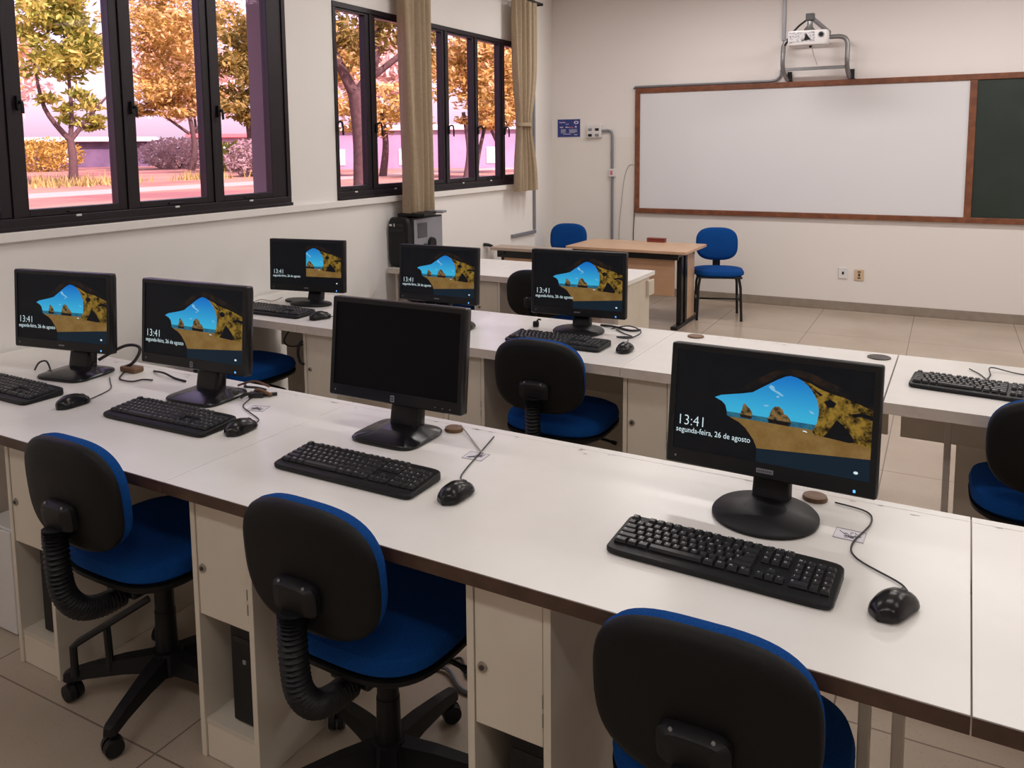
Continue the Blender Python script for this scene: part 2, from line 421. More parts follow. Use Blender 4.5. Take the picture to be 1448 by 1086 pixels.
# whiteboard with chalkboard end
wb = thing('whiteboard', 'wide wood framed wall board, white panel with dark green chalkboard end', 'whiteboard')
fx1 = 2.0; d0 = YF-.035
f = MB()
f.box(-2.924, fx1, d0, YF-.001, 2.126, 2.178, WOODF, .004).box(-2.924, fx1, d0, YF-.001, .876, .926, WOODF, .004)
f.box(-2.924, -2.872, d0, YF-.001, .9262, 2.1258, WOODF, .004).box(fx1-.05, fx1, d0, YF-.001, .9262, 2.1258, WOODF, .004)
f.build('frame', wb)
MB().box(.134, .19, d0, YF-.001, .9262, 2.1258, WOODF, .004).build('divider', wb)
MB().box(-2.8715, .1335, YF-.02, YF-.002, .927, 2.125, WHITEB).build('white_panel', wb)
MB().box(.1905, fx1-.0505, YF-.02, YF-.002, .927, 2.125, GREENB).build('chalkboard_panel', wb)
tp = thing('cable_conduit', 'thin grey conduit lying along the top of the board frame', 'conduit')
MB().tube([(-2.945, YF-.016, 2.175), (-2.93, YF-.016, 2.194), (-1.55, YF-.016, 2.194)], .011, PIPE).build('pipe', tp)
MB().tube(smooth_path([(-1.55, YF-.016, 2.194), (-1.50, YF-.02, 2.205), (-1.465, YF-.02, 2.24), (-1.46, YF-.02, 2.30)]), [.012]*18+[.008], GREYP).build('cable_bundle', tp)
tag(MB().box(-1.462, -1.43, YF-.018, YF-.0005, 2.57, ZC-.01, GREYP, .003).build('cable_conduit'), 'straight grey conduit coming down the front wall to the projector bracket', 'conduit')
wc = MB().tube(smooth_path([(-2.93, YF-.004, 1.38), (-3.0, YF-.006, 1.37), (-3.05, YF-.005, 1.22), (-3.08, YF-.005, .95), (-3.10, YF-.006, .72), (-3.11, YF-.005, .2)]), .0035, WCORD, 6).build('wall_wire')
tag(wc, 'pale thin wire curving down the wall left of the board', 'wire')
tag(MB().tube(smooth_path([(-2.928, YF-.005, 1.2), (-2.934, YF-.006, .86), (-2.942, YF-.005, .6), (-2.94, YF-.005, .15)]), .0045, CORD, 6).build('wall_wire'), 'dark thin wire along the left edge of the board frame', 'wire')

# projector bracket and projector
pb = thing('projector_bracket', 'grey tube bracket on the wall above the whiteboard holding the projector', 'bracket')
yb = YF-.14; xl, xr = -1.425, -.86
lp = [(xl+.035, YF-.025, 2.195), (xl+.02, YF-.05, 2.215), (xl-.0, yb, 2.30), (xl, yb, 2.46), (xl+.005, yb, 2.51), (xl+.03, yb, 2.548), (xl+.08, yb, 2.562)]
rp = [(xr-.08, yb, 2.562), (xr-.03, yb, 2.548), (xr-.005, yb, 2.51), (xr, yb, 2.46), (xr, yb, 2.30), (xr+.01, YF-.05, 2.215), (xr+.02, YF-.025, 2.195)]
MB().tube(smooth_path(lp, 4)+smooth_path(rp, 4), .021, STEEL, 12).build('loop_tube', pb)
MB().box(xl+.02, xr-.02, yb-.012, yb+.012, 2.27, 2.30, STEEL, .003).build('crossbar', pb)
for x in (xl+.05, xr+.035): MB().box(x-.022, x+.022, YF-.045, YF-.0365, 2.184, 2.27, BLACKM, .003).box(x-.022, x+.022, YF-.04, YF-.0005, 2.184, 2.19, BLACKM).build('foot_plate', pb)
ya = 7.70
arm0 = Vector((-1.02, yb, 2.60)); arm1 = Vector((-1.115, ya, 2.685))
MB().tube([arm0, arm0.lerp(arm1, .5), arm1], .02, GREYP, 4).build('arm', pb)
MB().box(-1.155, -1.085, ya-.035, ya+.03, 2.655, 2.715, DGREY, .006).build('clamp', pb)
MB().tube([(-1.12, ya, 2.66), (-1.122, ya, 2.61), (-1.125, ya, 2.58)], [.02, .024, .045], STEEL, 12).box(-1.165, -1.08, ya-.04, ya+.04, 2.565, 2.58, DGREY, .003).build('hanger', pb)
MB().tube(smooth_path([(-1.14, ya, 2.67), (-1.24, 7.8, 2.62), (-1.34, 8.0, 2.56), (-1.41, yb, 2.51)]), .009, CORD).build('cable', pb)
pj = thing('projector', 'dusty white projector hanging from the wall bracket', 'projector', (-1.13, ya, 2.435), .1)
rings = []
for z, sx, sy in ((0, .30, .20), (.006, .322, .222), (.03, .335, .235), (.112, .335, .235), (.124, .325, .225), (.127, .31, .21)):
    rings.append([(p[0], p[1], z) for p in sup(sx, sy, 40, 7)])
MB().loft(rings, WHITEP).build('body', pj)
MB().box(-.155, .055, -.119, -.1165, .03, .112, DIRTYP).build('grille', pj)
pl = MB(); pl.poly([(-.02, -.1195, .105), (.005, -.1195, .07), (.025, -.1195, .045), (-.06, -.1195, .035), (-.03, -.1195, .05)], BLACK); pl.build('dark_mark', pj)
def disc(m, c, r, d, ax, mt, n=20):
    c = Vector(c); ax = Vector(ax).normalized(); u = ax.orthogonal().normalized(); w_ = ax.cross(u)
    m.loft([[c + (u*cos(2*PI*j/n)+w_*sin(2*PI*j/n))*r for j in range(n)], [c+ax*d + (u*cos(2*PI*j/n)+w_*sin(2*PI*j/n))*r*.9 for j in range(n)]], mt); return m
disc(disc(MB(), (.105, -.1165, .085), .026, .008, (0, -1, 0), GREYP), (.105, -.124, .085), .018, .003, (0, -1, 0), BLACK).build('lens', pj)
disc(MB(), (.02, -.06, .0), .012, .018, (0, 0, -1), BLACK).build('foot', pj)
tag(MB().tube(smooth_path([(-1.10, ya-.02, 2.43), (-1.10, 7.85, 2.36), (-1.115, yb-.02, 2.315)]), .004, WHITEP).build('projector_cable'), 'thin white cable hanging below the projector to the crossbar', 'cable')

for x0, z0, m_, lb in ((-.884, .307, WHITEP, 'white wall outlet plate near the skirting, left of the beige one'), (-.742, .297, BEIGEP, 'beige wall outlet plate near the skirting')):
    o = thing('wall_outlet', lb, 'outlet')
    wd, hh = .082, .105
    MB().box(x0, x0+wd, YF-.01, YF-.0005, z0, z0+hh, m_, .003).build('plate', o)
    s = MB(); s.box(x0+wd/2-.009, x0+wd/2+.009, YF-.013, YF-.0095, z0+.04, z0+.066, BLACK if m_ is WHITEP else DKBROWN, .002)
    if m_ is BEIGEP: s.box(x0+wd/2-.014, x0+wd/2+.014, YF-.012, YF-.0095, z0+.018, z0+.03, DKBROWN, .002).box(x0+wd/2-.014, x0+wd/2+.014, YF-.012, YF-.0095, z0+.076, z0+.088, DKBROWN, .002)
    s.build('socket', o)

# ------------------------------------------------------------------ desk rows
TILT = -.019
def rowy(y, x): return y + TILT*x
ZD = .75
def frontpt(row, x, off=0.): return rowy({1: 1.306, 2: 2.857, 3: 4.546}[row], x) + off
DEPTH = {1: .743, 2: .688, 3: .693}

def desk(row, x0, x1, label, edge, gap=.0008, supports=(), strip=True, lower=None, group=None):
    """one table: worktop, edge band, rear strip, back panels, legs; local x measured from x0"""
    D = DEPTH[row]; L = x1-x0
    t = thing('computer_desk', label, 'desk', (x0, frontpt(row, x0), 0), math.atan(TILT), group)
    MB().box(gap, L-gap, .0035, D-(.03 if strip else 0), .722, ZD, DESK, .0012).build('worktop', t)
    e = MB().box(gap, L-gap, 0, .0033, .7205 if edge is EDGE else .712, ZD-.0003, edge).build('edge_band', t)
    MB().box(gap+.002, L-gap-.002, .0036, .02, .7123 if edge is EDGE else .7125, .7215, edge if edge is not EDGE else PALE).build('front_rail', t) if edge is not EDGE else None
    if edge is EDGE: e['label'] = 'dark brown front edge'
    if strip and row < 3:
        rd = random.Random(int(abs(x0)*1000)+row); m = MB()
        for k in range(int(5+L*7)):
            x = rd.uniform(.03, L-.03); yy = D-.03+rd.gauss(-.004, .012); a_ = rd.uniform(.004, .022); b_ = rd.uniform(.0015, .0045); ph = rd.random()*6
            yy = min(yy, D-.034)
            m.poly([(x+a_*cos(2*PI*j/11)*(.65+.35*sin(3*j+ph)), min(D-.0305, yy+b_*sin(2*PI*j/11)*(.6+.4*cos(2*j+ph))), ZD+.0003) for j in range(11)], SCUFF)
        m.build('chipped_marks', t)
    if strip: MB().box(gap, L-gap, D-.0285, D, .722, ZD-.0004, DESK, .001).build('rear_strip', t)
    MB().box(gap+.02, L-gap-.02, D-.075, D-.055, .44, .7215, PANEL, .001).build('back_panel', t)
    if lower:
        MB().box(lower[0]-x0, lower[1]-x0, D-.04, D-.024, .14, .50, PANEL, .001).build('lower_panel', t)
    for s in supports:
        xs = s[0]-x0
        if s[1] == 'post':
            MB().box(xs-.011, xs+.011, s[2], s[2]+.03, .001, .7215, GREYP if len(s) < 4 else s[3], .003).build('leg', t)
        elif s[1] == 'slab':
            MB().box(xs-.012, xs+.012, .06, D-.08, .001, .7215, PANEL, .002).build('side_panel', t)
    return t

GD1 = 'front row tables'
desk(1, -3.455, -2.542, 'front row white table with dark edge, against the window wall', EDGE, lower=(-3.43, -2.6))
desk(1, -2.542, -1.722, 'front row white table with dark edge, second from the window wall', EDGE, lower=(-2.25, -1.75))
desk(1, -1.722, .065, 'long front row white table with dark edge carrying the switched off monitor', EDGE,
     supports=((-.102, 'post', .30, PANEL), (-.043, 'post', .30, PANEL)))
desk(1, .0655, 1.45, 'front row white table with dark edge at the bottom right corner, empty top', EDGE, supports=((.16, 'post', .10, BLACKM), (.24, 'post', .12), (1.4, 'post', .3)))
desk(2, -3.455, -2.715, 'second row white table with pale edge, against the window wall', PALE, lower=(-3.43, -2.74))
desk(2, -2.715, -1.90, 'second row white table behind the switched off monitor', PALE)
desk(2, -1.90, -1.066, 'second row white table with the round based monitor and an office chair pushed in', PALE, lower=(-1.68, -1.08))
desk(2, -1.066, -.157, 'second row white table with brown cable grommets, empty top', PALE)
desk(2, -.154, 1.2, 'second row white table at the right edge with only a keyboard', PALE, strip=False, lower=(.06, 1.15), supports=((.033, 'post', .30, PALE), (1.17, 'slab')))
desk(3, -3.44, -2.722, 'third row white table against the window wall under the computer tower', PALE, supports=((-3.40, 'post', .05, PALE),))
d3 = desk(3, -2.722, -1.722, 'third row white table with a free end near the wooden desk', PALE, supports=((-1.745, 'slab'),))
MB().box(.9895, 1.01, DEPTH[3]-.14, DEPTH[3]-.04, .60, .70, PANEL, .003).build('end_tray', d3)

def cabinet(row, x0, x1, label, tower, knob=True, handle=False, inset=.035):
    """pedestal: body carcass, door with lock, open bay with a tower computer, drawer-like plinth"""
    Wd = x1-x0; Dp = .60 if row == 1 else .5
    t = thing('computer_cabinet', label, 'cabinet', (x0, frontpt(row, x0)+inset, 0), math.atan(TILT), 'pedestal cabinets under the tables')
    b = MB(); h = .711
    b.box(0, .016, 0, Dp, .001, h, PANEL, .001).box(Wd-.016, Wd, 0, Dp, .001, h, PANEL, .001)
    b.box(.0162, Wd-.0162, .004, Dp-.001, .094, .108, PANEL).box(.0162, Wd-.0162, .02, Dp-.001, h-.015, h, PANEL)
    b.box(.0162, Wd-.0162, Dp-.012, Dp-.001, .1085, h-.016, PANEL)
    b.box(.0162, Wd-.0162, .02, Dp-.013, .398, .410, PANEL)
    b.build('carcass', t)
    MB().box(0, .016, -.0012, -.0002, .001, h, DOORM).box(Wd-.016, Wd, -.0012, -.0002, .001, h, DOORM).build('edge_trim', t)
    MB().box(.018, Wd-.018, .004, .018, .002, .0925, DOORM, .001).build('plinth', t)
    d = MB().box(.018, Wd-.019, .002, .018, .40, .702, DOORM, .0015).build('door', t)
    k = MB(); disc(k, (.036, .002, .528), .0115, .005, (0, -1, 0), CHROME); disc(k, (.036, -.003, .528), .006, .002, (0, -1, 0), DKBROWN, 12)
    k.build('lock', d)
    for z in (.46, .50): MB().box(Wd-.0185, Wd-.016, -.003, .012, z-.014, z+.014, STEEL, .0008).build('hinge', d)
    if handle:
        MB().tube(smooth_path([(-.004, -.003, .665), (-.012, -.02, .64), (-.014, -.024, .60), (-.006, -.02, .565), (.008, -.008, .55)]), .007, BLACK).build('handle', t)
    if tower:
        c = thing('computer_tower', tower, 'computer', (x0+Wd*.62+.006, frontpt(row, x0)+inset+.03, .109), math.atan(TILT), 'computers in the cabinets')
        tw = .098
        MB().box(-tw/2, tw/2, .012, .36, 0, .28, BLACKM, .003).build('case', c)
        fpn = MB().box(-tw/2, tw/2, 0, .0115, .004, .277, BLACK, .004).build('front_panel', c)
        MB().box(-tw/2+.012, tw/2-.012, -.002, .001, .225, .24, GLOSSB, .001).build('drive_slot', fpn)
        MB().box(-.006, .006, -.003, .001, .17, .182, GREYP, .002).build('power_button', fpn)
    return t
cabinet(1, -2.49, -2.285, 'cream pedestal cabinet at the left edge beside the first office chair', 'black computer in the leftmost cabinet bay, left of the first chair')
cabinet(1, -1.665, -1.453, 'cream pedestal cabinet between the first and second office chairs', 'black computer in the cabinet bay left of the second chair')
cabinet(1, -.833, -.640, 'cream pedestal cabinet between the second chair and the nearest chair', 'black computer in the cabinet bay left of the nearest chair')
cabinet(2, -2.708, -2.505, 'second row cream cabinet with a black pull, left of the switched off monitor', None, handle=True)
cabinet(2, -1.893, -1.690, 'second row cream cabinet just right of the switched off monitor', None)
cabinet(2, -1.066, -.873, 'second row cream cabinet right of the second row chair, lock on its door', None)
cabinet(3, -2.745, -2.55, 'third row cream cabinet, partly hidden behind a lit monitor', None)
wt = thing('computer_tower', 'whitish box standing in shade under the front table at the left edge', 'computer', (-2.70, 1.46, .001), 0)
MB().box(-.1, .07, .01, .4, 0, .36, WHITEP, .005).build('case', wt); MB().box(-.1, .07, 0, .0095, .003, .357, WHITEP, .004).build('front_panel', wt)

# ------------------------------------------------------------------ screens
SKY = emis('screen_sky', (.05, .50, .80), .8, grad=(.115, .225, (.0, .12, .60)))
SEA = emis('screen_sea', (.05, .30, .42), .5, noise=(60, (.02, .14, .3), .4, .65))
SAND = emis('screen_sand', (.36, .215, .07), .62, noise=(22, (.25, .13, .03), .35, .7))
ROCK = emis('screen_rock', (.40, .24, .035), .62, noise=(38, (.02, .011, .004), .42, .60))
CAVE = emis('screen_dark', (.004, .005, .007), .9, noise=(20, (.009, .007, .006), .4, .8))
CAVE2 = emis('screen_cave_edge', (.006, .006, .007), .9, noise=(26, (.035, .018, .009), .45, .75))
NAVY = emis('screen_navy', (.008, .018, .03), .8)
STACK = emis('screen_stack', (.36, .22, .08), .55, noise=(70, (.04, .03, .015), .42, .6))
CLOUD = emis('screen_cloud', (.25, .58, .82), .8)
TEXT = emis('screen_text', (.66, .80, .84), .95)
OFF = mat('screen_off', (.003, .003, .0035), .42, spec=.12)

def screen_mesh(sw, sh, kind):
    """flat lit panel in local XZ (x 0..sw, z 0..sh), viewed from -y"""
    m = MB(); m.keep = True
    lay = [0]
    def P(uv, mt, d):
        m.poly([(u*sw, -d*.00025, (1-v)*sh) for u, v in uv], mt)
    if kind == 'off':
        P([(0, 1), (1, 1), (1, 0), (0, 0)], OFF, 0); return m
    P([(0, 1), (1, 1), (1, 0), (0, 0)], CAVE, 0)
    top = [(.215, .436), (.25, .405), (.30, .385), (.36, .362), (.415, .335), (.45, .29), (.485, .247), (.54, .18), (.575, .145), (.60, .13), (.63, .138), (.66, .16), (.69, .20), (.712, .246), (.73, .30), (.742, .348), (.748, .41), (.748, .464), (.745, .54), (.735, .62)]
    left = [(.45, .87), (.445, .845), (.43, .79), (.41, .745), (.385, .69), (.35, .645), (.315, .62), (.287, .595), (.284, .55), (.275, .50), (.255, .465)]
    # a soft brown rim to the cave mouth
    P([(.19, .43), (.30, .36), (.41, .31), (.5, .20), (.56, .12), (.66, .13), (.80, .22), (1, .38), (1, .30), (.86, .19), (.70, .08), (.56, .05), (.46, .17), (.36, .30)][::-1], CAVE2, 1)
    # opening: sky, sea, sand
    hz = .558
    P((top[:18] + [(.745, hz), (.284, hz)] + [left[9], left[10]])[::-1], SKY, 2)
    P([(.284, hz), (.748, hz), (.74, .615), (.30, .605), (.285, .595)][::-1] if False else [(.30, .607), (.74, .615), (.748, hz), (.284, hz), (.285, .595)], SEA, 3)
    P([(.45, .87), (1, .795), (1, .60), (.74, .61), (.30, .605), (.315, .62), (.35, .645), (.385, .69), (.41, .745), (.43, .79), (.445, .845)], SAND, 4)
    # rock arch
    P([(.66, .16), (.69, .20), (.712, .246), (.73, .30), (.742, .348), (.748, .41), (.748, .464), (.742, .54), (.722, .625), (.735, .652), (.78, .66), (.86, .665), (1, .685), (1, .35), (.93, .305), (.87, .27), (.80, .245), (.745, .215), (.70, .175)], ROCK, 5)
    P([(.775, .655), (.90, .675), (.925, .66), (.905, .60), (.865, .52), (.835, .48), (.82, .53), (.80, .60)], CAVE, 6)
    P([(.90, .41), (.95, .385), (1, .40), (1, .44), (.95, .42), (.91, .435)], CAVE, 6)
    P([(.77, .33), (.80, .30), (.83, .33), (.82, .37), (.79, .38)], CAVE, 6)
    P([(.69, .185), (.735, .24), (.765, .27), (.75, .285), (.72, .235)], CAVE, 6)
    # sea stacks with their reflections
    P([(.355, .565), (.42, .568), (.418, .53), (.405, .50), (.39, .475), (.378, .455), (.368, .47), (.366, .51)], STACK, 7)
    P([(.50, .567), (.618, .572), (.612, .545), (.598, .51), (.58, .50), (.572, .46), (.548, .434), (.53, .445), (.515, .48), (.508, .53)], STACK, 7)
    P([(.36, .595), (.415, .598), (.42, .568), (.355, .565)], CAVE2, 7); P([(.505, .605), (.61, .61), (.618, .572), (.50, .567)], CAVE2, 7)
    for pts in ([(.495, .262), (.505, .24), (.522, .25), (.53, .285), (.55, .298), (.575, .33), (.562, .334), (.535, .308), (.512, .29)], [(.535, .34), (.55, .335), (.552, .35), (.54, .355)], [(.70, .43), (.72, .44), (.73, .46), (.71, .455)], [(.475, .44), (.50, .437), (.50, .45), (.48, .455)]):
        P(pts[::-1], CLOUD, 7)
    P([(.675, .635), (.70, .642), (.695, .63), (.68, .625)], TEXT, 7)
    P([(.45, 1), (1, 1), (1, .795), (.45, .87)], NAVY, 5)
    if kind == 'cut':
        P([(0, 1), (.50, 1), (.50, 0), (0, 0)], CAVE, 8)
        P([(.5, 1), (1, 1), (1, .80), (.5, .80)], CAVE, 8)
    def text(s, u, v, size, d=9, sx=1.):
        V, Fc = glyph(s); vs = [m.bm.verts.new((u*sw + p.x*size*sx, -d*.00025, (1-v)*sh + p.y*size)) for p in V]
        i = m.mi(TEXT)
        for fc in Fc:
            try: nf = m.bm.faces.new([vs[k] for k in fc]); nf.material_index = i
            except ValueError: pass
    text('13:41', .015, .755, sh*.147, sx=.92)
    text('segunda-feira, 26 de agosto', .012, .83, sh*.078, sx=.87)
    P([(.937+.011*cos(a), .935+.014*sin(a)) for a in [2*PI*k/10 for k in range(10)]][::-1], TEXT, 9)
    return m

def monitor(label, x, y, yaw, tilt, w, h, zb, base, bc, kind, logo, leds=True, group='computer monitors'):
    t = thing('monitor', label, 'monitor', (x, y, ZD+.0005), yaw, group)
    H0 = zb-ZD
    M = Matrix.Translation((0, 0, H0)) @ Matrix.Rotation(-tilt, 4, 'X')
    b = MB(); bt, bs, bb = .016, .016, .036
    def rect(x0, x1, z0, z1, y_, r=.005, n=3):
        pts = []
        for cx, cz, a0 in ((x1-r, z1-r, 0), (x0+r, z1-r, PI/2), (x0+r, z0+r, PI), (x1-r, z0+r, 1.5*PI)):
            for k in range(n+1):
                a = a0 + PI/2*k/n; pts.append(M @ Vector((cx+r*cos(a), y_, cz+r*sin(a))))
        return pts
    b.loft([rect(-w/2+.012, w/2-.012, .012, h-.012, .045, .01), rect(-w/2, w/2, 0, h, .03, .006), rect(-w/2, w/2, 0, h, .004, .006),
            rect(-w/2+.003, w/2-.003, .003, h-.003, 0, .005), rect(-w/2+bs, w/2-bs, bb, h-bt, 0, .001), rect(-w/2+bs, w/2-bs, bb, h-bt, .003, .001)], GLOSSB if base == 'plate' else BLACK, cap1=False)
    bz = b.build('bezel', t)
    rb = MB(); rb.loft([rect(-w*.36, w*.36, h*.12, h*.88, .045, .02), rect(-w*.30, w*.30, h*.2, h*.8, .062, .02)], BLACK)
    rb.build('rear_cover', t)
    sw, sh = w-2*bs, h-bt-bb
    s = screen_mesh(sw, sh, kind).build('screen', t)
    s.location = M @ Vector((-w/2+bs, .0029, bb)); s.rotation_euler = (-tilt, 0, 0)
    lg = MB(); MI = lg
    if logo == 'badge':      # rounded badge outline with a small mark
        for s1, d_, m_ in ((1., .0004, GREYP), (.62, .0008, BLACK), (.3, .0012, GREYP)):
            lg.poly([M @ Vector((p[0]*s1, -d_, .017+p[1]*s1)) for p in sup(.015, .02, 20, 4)], m_)
    elif logo == 'plate':
        lg.box(-.019, .019, -.0008, .001, .013, .023, GREYP, .0004, M)
        for k in range(8): lg.box(-.0165+k*.0042, -.0137+k*.0042, -.0011, -.0008, .0155, .0205, DGREY, 0, M)
    elif logo == 'word':
        for k in range(6): lg.box(-.014+k*.0048, -.0106+k*.0048, -.0006, .001, .016, .0215, GREYP, 0, M)
    lg.build('logo', bz)
    if leds:
        MB().box(w/2-.047, w/2-.042, -.0008, .001, .0085, .0145, BLUELED, .0003, M).build('power_light', bz)
    else:
        k_ = MB()
        for j in range(3): k_.box(w/2-.09+j*.025, w/2-.086+j*.025, -.0006, .001, .012, .0145, GREYP, 0, M)
        k_.build('button_marks', bz)
    MB().box(-w/2+.022, -w/2+.026, -.0006, .001, .016, .02, GREYP, 0, M).build('indicator_mark', bz)
    # neck and foot
    bx, by = bc[0]-x, bc[1]-y
    c_, s_ = cos(-yaw), sin(-yaw); bx, by = bx*c_-by*s_, bx*s_+by*c_
    nx = bx*.6; nw = .052 if base == 'plate' else .043; ny0 = .064
    n = MB()
    nb = GLOSSB if base == 'plate' else BLACK
    n.loft([[(nx+p[0], .056+p[1], .012) for p in sup(2*nw, .05, 24, 6)], [(nx+p[0], .066+p[1], H0-.012) for p in sup(2*nw*.97, .044, 24, 6)],
            [(nx*.5+p[0], .086+p[1], H0+.03) for p in sup(2*nw*.9, .034, 24, 6)], [(p[0], .088+p[1], H0+.16) for p in sup(2*nw*.9, .034, 24, 6)]], nb)
    n.build('neck', t)
    f = MB()
    if base == 'plate':
        for (sx, sy, z0, z1, e) in ((.225, .20, 0, .012, 5),):
            f.loft([[(bx+p[0]*k, by+p[1]*k, z) for p in sup(sx, sy, 48, e)] for k, z in ((.98, 0), (1, .004), (1, .008), (.97, .012))] + [[(bx+p[0]*.45, by+.02+p[1]*.4, .022) for p in sup(sx, sy, 48, e)]], GLOSSB)
    else:
        sx, sy = (.232, .232) if base == 'round' else (.24, .15)
        f.loft([[(bx+p[0]*k, by+p[1]*k, z) for p in sup(sx, sy, 56, 2.1)] for k, z in ((.97, 0), (1, .003), (1, .008), (.96, .013))] + [[(bx+p[0]*.4, by+p[1]*.4, .022) for p in sup(sx, sy, 56, 2.1)]], BLACK)
    f.build('base', t)
    if base == 'oval': MB().loft([[(bx-.10+p[0]*k, by+.07+p[1]*k, z) for p in sup(.2, .12, 40, 2.1)] for k, z in ((.97, 0), (1, .003), (1, .007), (.96, .0115))], BLACK).build('rear_foot', t)
    return t
monitor('lit monitor at the far left of the front row, beside the window wall', -2.918, 1.863, .153, .06, .473, .299, .839, 'plate', (-2.855, 1.875), 'pic', 'word')
monitor('lit monitor in the front row, second from the left, with a small square badge', -2.235, 1.879, .037, .077, .486, .297, .846, 'plate', (-2.19, 1.90), 'pic', 'badge')
monitor('switched off black monitor in the middle of the front row', -1.405, 1.889, -.004, .112, .476, .302, .84, 'plate', (-1.385, 1.885), 'off', 'badge', leds=False)
monitor('largest lit monitor, nearest at the right on a round base', -.34, 1.861, -.041, .136, .470, .289, .827, 'round', (-.332, 1.838), 'pic', 'plate')
monitor('lit second row monitor beside the window wall, picture only at its right', -3.038, 3.339, .172, .051, .461, .283, .816, 'oval', (-2.995, 3.325), 'cut', 'word')
monitor('lit second row monitor behind the switched off one', -2.232, 3.394, .014, .063, .459, .284, .814, 'round', (-2.225, 3.40), 'pic', 'word')
monitor('lit second row monitor behind the second row office chair', -1.453, 3.361, .071, .034, .451, .299, .82, 'round', (-1.445, 3.36), 'pic', 'word')

# ------------------------------------------------------------------ keyboards
U = .0188
KEYROWS = [  # (rows from the back): list of (x in units, width, legend)
    (0, [(0, 1, 'e'), (2, 1, '1'), (3, 1, '2'), (4, 1, '3'), (5, 1, '4'), (6.5, 1, '5'), (7.5, 1, '6'), (8.5, 1, '7'), (9.5, 1, '8'), (11, 1, '9'), (12, 1, '0'), (13, 1, 'F'), (14, 1, 'F'), (15.35, 1, 'P'), (16.35, 1, 'S'), (17.35, 1, 'B')]),
    (1.2, [(i, 1, c) for i, c in enumerate("'1234567890-=")] + [(13, 2, '<'), (15.35, 1, 'I'), (16.35, 1, 'H'), (17.35, 1, 'U'), (18.7, 1, 'N'), (19.7, 1, '/'), (20.7, 1, '*'), (21.7, 1, '-')]),
    (2.2, [(0, 1.5, 'T')] + [(1.5+i, 1, c) for i, c in enumerate('QWERTYUIOP')] + [(11.5, 1, '['), (12.5, 1, ']'), (13.5, 1.5, '<'), (15.35, 1, 'D'), (16.35, 1, 'E'), (17.35, 1, 'D'), (18.7, 1, '7'), (19.7, 1, '8'), (20.7, 1, '9'), (21.7, 1, '+')]),
    (3.2, [(0, 1.75, 'C')] + [(1.75+i, 1, c) for i, c in enumerate('ASDFGHJKL')] + [(10.75, 1, 'C'), (11.75, 1, '~'), (12.75, 2.25, 'E'), (18.7, 1, '4'), (19.7, 1, '5'), (20.7, 1, '6'), (21.7, 1, '.')]),
    (4.2, [(0, 2.25, 'S')] + [(2.25+i, 1, c) for i, c in enumerate('ZXCVBNM')] + [(9.25, 1, ','), (10.25, 1, '.'), (11.25, 1, ';'), (12.25, 2.75, 'S'), (16.35, 1, '^'), (18.7, 1, '1'), (19.7, 1, '2'), (20.7, 1, '3'), (21.7, 1, 'E')]),
    (5.2, [(0, 1.5, 'C'), (1.5, 1.2, 'W'), (2.7, 1.3, 'A'), (4, 6, ''), (10, 1.25, 'A'), (11.25, 1.25, 'W'), (12.5, 1.25, 'M'), (13.75, 1.25, 'C'), (15.35, 1, '<'), (16.35, 1, 'v'), (17.35, 1, '>'), (18.7, 2, '0'), (20.7, 1, '.'), (21.7, 1, 'E')]),
]
_keymesh = {}
def key_mesh(wu, lg):
    k = (wu, lg)
    if k not in _keymesh:
        m = MB(); w_ = wu*U-.0022; d_ = U-.0024
        def rc(w2, d2, z, oy=0):
            return [(sx*w2/2, sy*d2/2+oy, z) for sx, sy in ((-1, -1), (1, -1), (1, 1), (-1, 1))]
        m.loft([rc(w_, d_, 0), rc(w_, d_, .0025), rc(w_-.0045, d_-.0045, .0078, .0008), rc(w_-.0055, d_-.0055, .0082, .0008)], KEYM, smooth=False)
        if lg:
            V, Fc = glyph(lg); s_ = .0075
            vs = [m.bm.verts.new((-w_/2+.0042+p.x*s_, .0005+p.y*s_, .00835)) for p in V]; i = m.mi(LEGEND)
            for fc in Fc:
                try: m.bm.faces.new([vs[q] for q in fc]).material_index = i
                except ValueError: pass
        o = m.build('key'); _keymesh[k] = o.data; bpy.data.objects.remove(o)
    return _keymesh[k]
def make_keyboard(label, loc, rotz):
    t = thing('keyboard', label, 'keyboard', loc, rotz, 'computer keyboards')
    Wk, Dk = .446, .150
    # case: wedge, thicker at the back, rounded corners
    prof = [(p[0], p[1]) for p in sup(Wk, Dk, 64, 14)]
    def zt(y): return .013 + (y+Dk/2)/Dk*.011
    c = MB()
    c.loft([[(x*.985, y*.97, 0.) for x, y in prof], [(x, y, .004) for x, y in prof], [(x, y, zt(y)-.003) for x, y in prof], [(x*.99, y*.975, zt(y)) for x, y in prof],
            [(x*.965, y*.86+.003, zt(y)) for x, y in prof]], BLACK, cap1=True, smooth=False)
    co_ = c.build('case', t)
    x0 = -11.35*U; y0 = Dk/2-.0175; ang = math.atan(.011/Dk)
    for yo, ks in KEYROWS:
        for xu, wu, lg in ks:
            o = bpy.data.objects.new('key', key_mesh(wu, lg)); COL.objects.link(o); o.parent = t
            y = y0 - yo*U*.985
            o.location = (x0+(xu+wu/2)*U, y, zt(y)-.0003); o.rotation_euler = (ang, 0, 0)
    l = MB()
    for k in range(3): l.box(.162+k*.018, .168+k*.018, Dk/2-.032, Dk/2-.028, zt(.05)-.001, zt(.05)+.0006, LEGEND)
    l.build('indicator_lights', t)
    return t
KZ = ZD+.0006
kb = make_keyboard('black keyboard nearest the camera, in front of the largest lit monitor', (-.368, 1.578, KZ), -.045)
